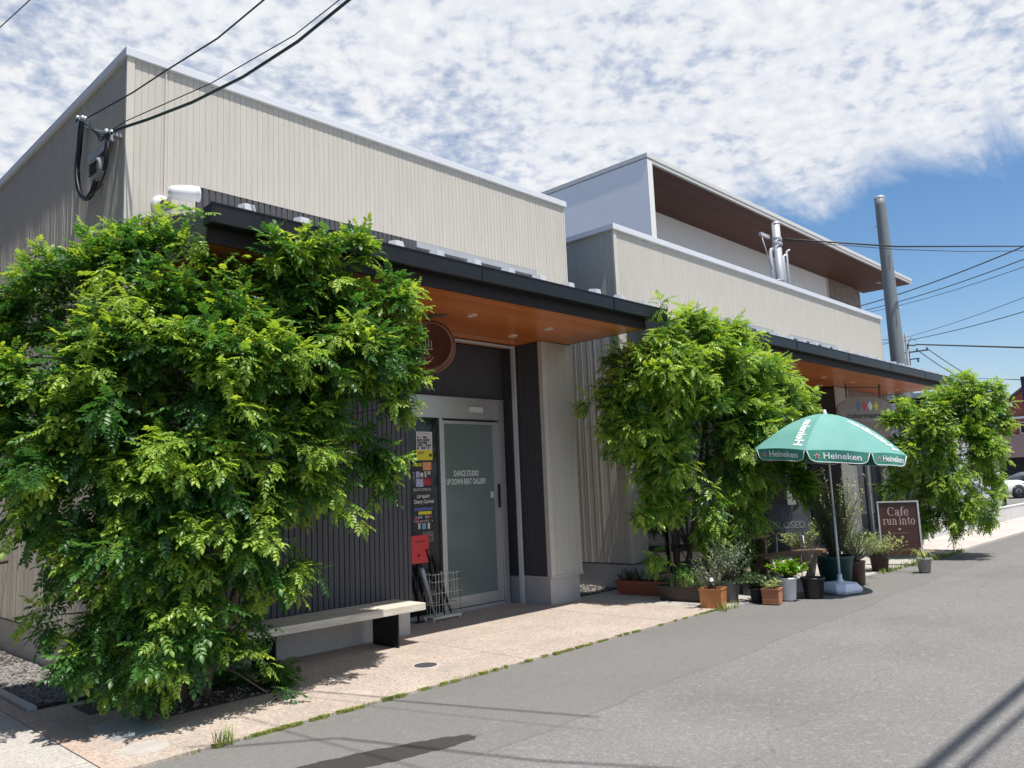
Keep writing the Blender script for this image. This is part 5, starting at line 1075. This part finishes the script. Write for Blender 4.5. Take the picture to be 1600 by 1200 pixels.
# white coupe, local frame: +x forward, y left
car = thing('parked_car', (0,0,0), 'white low coupe with black wheels parked beyond the low wall at the right edge', 'car')
carw = mat('white car paint', (.70,.71,.73), .22, var=.01, spec=.6); tyre = mat('tyre rubber', (.02,.02,.02), .8); rimm = mat('dark rim', (.05,.05,.055), .35, .6)
st_ = [(-2.12,.62,.42,.72,.74,.0),(-2.05,.80,.28,.80,.92,.0),(-1.6,.86,.22,.86,1.02,.0),(-1.15,.87,.20,.88,1.16,.55),(-.5,.87,.19,.88,1.30,.60),(.05,.87,.19,.87,1.31,.60),(.55,.87,.19,.86,1.14,.60),(.95,.87,.20,.84,.92,.62),(1.3,.87,.22,.80,.88,.0),(1.75,.85,.22,.74,.80,.0),(2.02,.74,.22,.60,.68,.0),(2.12,.52,.26,.46,.52,.0)]
V_ = []; 
for x, hw, zb_, zs_, zt_, tw_ in st_:
    tw2 = tw_ if tw_ else hw*.86
    V_ += [(x,-hw*.93,zb_),(x,-hw,zb_+.12),(x,-hw,(zb_+zs_)/2),(x,-hw*.985,zs_),(x,-tw2,zt_-.03),(x,-tw2*.6,zt_),(x,tw2*.6,zt_),(x,tw2,zt_-.03),(x,hw*.985,zs_),(x,hw,(zb_+zs_)/2),(x,hw,zb_+.12),(x,hw*.93,zb_)]
nn_ = 12; ns_ = len(st_); bodyf = []; glassf = []
for i in range(ns_-1):
    for k in range(nn_):
        f_ = (i*nn_+k, i*nn_+(k+1)%nn_, (i+1)*nn_+(k+1)%nn_, (i+1)*nn_+k)
        side_glass = k in (3,7) and 3 <= i <= 6; ws = k in (4,5,6) and i in (2,5,6)
        (glassf if side_glass or ws else bodyf).append(f_)
bodyf += [tuple(range(nn_))[::-1], tuple(range((ns_-1)*nn_, ns_*nn_))]
bo = MB().add(V_, bodyf, True).build('body', carw, car)
MB().add(V_, glassf, False).build('window', glass_dark, car)
for s_ in (-1,1):
    for x in (-1.28,1.30):
        wh = MB().lathe([(.21,-.11),(.31,-.11),(.325,-.08),(.325,.08),(.31,.11),(.21,.11)], (x, s_*.80, .325), 28, True, axis=(0,s_,0)).build('wheel', tyre, car)
        q = MB().lathe([(.0001,.09),(.05,.10),(.06,.08)], (x, s_*.80, .325), 16, True, axis=(0,s_,0)).lathe([(.19,.07),(.215,.112),(.22,.06)], (x, s_*.80, .325), 24, True, axis=(0,s_,0))
        for k in range(10):
            a = 2*math.pi*k/10; q.tube([(x+.04*math.cos(a), s_*.895, .325+.04*math.sin(a)), (x+.2*math.cos(a), s_*.90, .325+.2*math.sin(a))], .012, 5)
        q.build('rim', rimm, wh); MB().lathe([(.335,-.09),(.365,.0885),(.345,.094)], (x, s_*.80, .335), 28, False, axis=(0,s_,0)).build('wheel_arch', blk, car)
        MB().lathe([(.0001,.04),(.19,.04)], (x, s_*.80, .325), 20, False, axis=(0,s_,0)).build('brake_disc', mat('dull metal', (.12,.12,.12), .5, .5), wh)
    MB().add([(2.06,s_*.42,.56),(1.78,s_*.80,.66),(1.62,s_*.855,.74),(1.78,s_*.78,.775),(2.03,s_*.55,.67)], [(0,1,2,3,4) if s_ > 0 else (4,3,2,1,0)]).build('headlight', mat('headlamp glass', (.12,.13,.14), .1), car)
    MB().add([(2.10,s_*.50,.30),(1.95,s_*.76,.30),(1.90,s_*.80,.46),(2.06,s_*.62,.44)], [(0,1,2,3) if s_ > 0 else (3,2,1,0)]).build('bumper_vent', black, car)
    MB().box(.62,s_*.90-.06,.86,.80,s_*.90+.10,.97,bev=.02).build('side_mirror', carw, car)
    MB().tube([(1.05,s_*.875,.78),(.6,s_*.885,.82),(-1.1,s_*.885,.80)], .008, 5).build('door_crease', carw, car)
MB().add([(2.13,-.46,.26),(2.13,.46,.26),(2.12,.40,.46),(2.12,-.40,.46)], [(0,1,2,3)]).build('grille', black, car)
car.location = (48.6,9.6,.013); car.rotation_euler = (0,0,math.atan2(.64,-.77))

# red brick house far right
rh = thing('brick_house', (75,12,0), 'red brick gabled building with a white band at the far right edge', 'building')
brick = mat('red brick', (.26,.075,.055), .8, var=.15, vscale=1.2, fine=.15, bscale=14)
MB().prism([(16.55,0),(16.55,6.2),(12.2,9.4),(7.8,6.2),(7.8,0)], 75, 86, 'x').build('wall', brick, rh)
MB().prism([(16.95,5.95),(12.2,9.45),(7.4,5.95),(7.4,6.15),(12.2,9.65),(16.95,6.15)], 74.7, 86.3, 'x').build('roof', mat('slate roof', (.10,.09,.09), .7), rh)
MB().box(74.85,7.7,5.45,74.99,16.6,5.62).box(74.9,7.75,3.0,74.98,16.58,3.1).build('white_band', whitep, rh)
MB().box(73.6,5.0,2.35,74.95,16.85,4.15).build('shop_fascia', mat('mauve fascia', (.30,.20,.185), .7), rh)
MB().box(74.8,5.2,.0,74.94,16.7,2.34).build('shop_front', darkin, rh)
wi = MB().box(74.9,14.1,4.3,74.98,14.9,5.1).build('window', glass_dark, rh); MB().box(74.88,14.04,4.24,74.97,14.1,5.16).box(74.88,14.9,4.24,74.97,14.96,5.16).box(74.88,14.1,5.1,74.97,14.9,5.16).box(74.88,14.1,4.24,74.97,14.9,4.3).box(74.88,14.48,4.3,74.89,14.52,5.1).build('frame', whitep, wi)
MB().box(74.7,15.25,6.5,74.98,15.75,6.8).build('wall_lamp', whitep, rh)
def house(name, label, x0, y0, x1, y1, h, m, roofm, flat=False):
    t = thing(name, (x0,(y0+y1)/2,0), label, 'building'); MB().box(x0,y0,0,x1,y1,h).build('wall', m, t)
    if flat: MB().box(x0-.1,y0-.1,h,x1+.1,y1+.1,h+.2).build('roof', roofm, t)
    else: MB().prism([(y0-.4,h-.15),((y0+y1)/2,h+1.6),(y1+.4,h-.15),(y1+.4,h+.05),((y0+y1)/2,h+1.85),(y0-.4,h+.05)], x0-.3, x1+.3, 'x').build('roof', roofm, t)
    k = 0
    for z in ([1.0] if h < 4 else [1.0,3.8]):
        y = y0+.7
        while y < y1-1.2:
            w_ = MB().box(x0-.03,y,z,x0+.02,y+1.1,z+1.2).build('window', glass_dark, t)
            MB().box(x0-.06,y-.06,z-.06,x0-.031,y,z+1.26).box(x0-.06,y+1.1,z-.06,x0-.031,y+1.16,z+1.26).box(x0-.06,y,z+1.2,x0-.031,y+1.1,z+1.26).box(x0-.06,y,z-.06,x0-.031,y+1.1,z).box(x0-.055,y+.53,z,x0-.032,y+.57,z+1.2).build('frame', whitep, w_); y += 2.3
    return t
house('house', 'pale blue grey house seen in the gap under the end of the second canopy', 42, 11.6, 52, 19, 5.4, mat('pale grey render', (.55,.57,.60), .8), mat('grey roof', (.20,.21,.23), .6))
house('house', 'white flat roofed house far behind the yellow green tree', 62, 17.2, 72, 26, 4.2, white_wall, galv, True)
house('house', 'beige low house beyond the car park', 90, 9.5, 100, 2.0 if False else 16, 4.4, mat('sand render', (.50,.45,.38), .8), mat('grey roof', (.20,.21,.23), .6))

nb = house('house', 'added brown two storey house out of view, there to shade the side wall of the shop', -9, 5.6, -1.7, 19, 8.2, mat('brown stucco', (.13,.105,.09), .85), mat('grey roof', (.20,.21,.23), .6))  # unseen house added to keep sky light off the shop's side wall
for z in (1.0, 3.8):
    for y in (8.0, 11.0, 14.0):
        w_ = MB().box(-1.71,y,z,-1.66,y+1.4,z+1.2).build('window', glass_dark, nb)
        MB().box(-1.659,y-.06,z-.06,-1.63,y,z+1.26).box(-1.659,y+1.4,z-.06,-1.63,y+1.46,z+1.26).box(-1.659,y,z+1.2,-1.63,y+1.4,z+1.26).box(-1.659,y,z-.06,-1.63,y+1.4,z).build('frame', whitep, w_)
# ================================================================ WIRES
W1PTS = [(2.57, 8.2, 5.42), (2.567, 8.098, 5.383), (2.627, 7.095, 5.281), (2.665, 6.459, 5.248), (2.715, 5.625, 5.19), (2.754, 4.98, 5.221), (2.832, 3.684, 5.323), (2.911, 2.388, 5.506), (2.989, 1.092, 5.768)]
W3PTS = [(2.57, 7.5, 5.02), (2.61, 7.289, 5.009), (2.705, 6.95, 4.996), (2.861, 6.393, 5.0), (3.025, 5.806, 5.055), (3.186, 5.231, 5.177), (3.327, 4.729, 5.353), (3.66, 3.543, 5.809), (3.993, 2.357, 6.345), (4.326, 1.171, 6.96)]
W2PTS = [(2.57, 7.5, 5.03), (2.617, 7.234, 5.053), (2.89, 6.096, 5.067), (3.115, 5.16, 5.171), (3.224, 4.706, 5.296), (3.517, 3.485, 5.672), (3.81, 2.264, 6.128), (4.103, 1.043, 6.665)]
wire('thick black service cable rising from the side wall bracket to the upper middle edge', W3PTS, .013, m=greencab)
wire('thin black wire just above the thick cable, leaving the same bracket', W2PTS, .0045)
wire('upper black wire leaving the topmost clamp on the side wall', W1PTS, .007)
wire('lone grey wire crossing the very top left corner of the sky', [(5.60,26.2,15.5),(5.57,25,15.28),(5.54,22,14.67),(5.5,19,14.1)], .018, m=mat('grey wire', (.12,.12,.13), .6))
wire('thick twisted wire running level from the short roof mast to the right edge', [(18.5,8.15,7.38),(22.,6.7,7.52),(30.,5.24,8.73),(34,4.4,9.5)], .022)
wire('thin slack wire hanging just under the level twisted wire', [(18.5,8.15,7.34),(22.,6.7,7.44),(26,5.95,7.96),(30.,5.24,8.58),(34,4.4,9.3)], .010)
for nm, a, b_, rad in (('upper thick wire of the bundle climbing right from behind the white house', (34,11.98,8.57), (24,4.19,7.35), .018), ('second wire of the bundle climbing right from behind the white house', (34,11.82,8.35), (24,4.23,7.01), .014),
        ('lowest thin wire of the bundle climbing right from behind the white house', (34,11.67,8.24), (24,4.25,6.81), .009), ('faint thin wire passing low behind the tall grey pole', (34,11.29,6.87), (24,4.33,6.01), .008), ('lower darker wire passing behind the tall grey pole', (34,11.29,6.82), (24,4.37,5.64), .012)):
    a, b_ = Vector(a), Vector(b_); wire(nm, (a, b_+(b_-a)*.12), rad, .12)
wire('heavy level cable from the distant pole to the right edge', [(60,18.2,10.5),(59,17.5,10.25),(58,17.0,10.15),(50,9.33,7.97),(48,7.6,7.5)], .05)
wire('thin wire descending right from the distant pole, upper one', [(60,17.6,10.05),(75,18.88,9.31)], .03, .1)
wire('thin wire descending right from the distant pole, lower one', [(60,16.95,10.05),(75,17.6,8.9)], .03, .1)
wire('thin wire reaching the dark sign from the left over the yellow green tree', [(70,18.5,8.9),(60,12.85,7.4),(40,7.6,5.3)], .02)
# two heavy street cables high over the road, near the camera's side of the street
wire('heavy street cable overhead whose shadow lies on the road, thicker one', [(-30,-.62,7.0),(5,-.90,7.0),(40,-1.18,7.0)], .045)
wire('heavy street cable overhead whose shadow lies on the road, thinner one', [(-30,-.55,7.2),(5,-1.12,7.2),(40,-1.7,7.2)], .03)
wire('service cable overhead crossing the street and shadowing the lower road', [(2.2,3.1,6.4),(2.95,2.45,6.5),(3.42,1.05,6.6),(4.13,-.40,6.75),(6.1,-3.0,7.2)], .014)
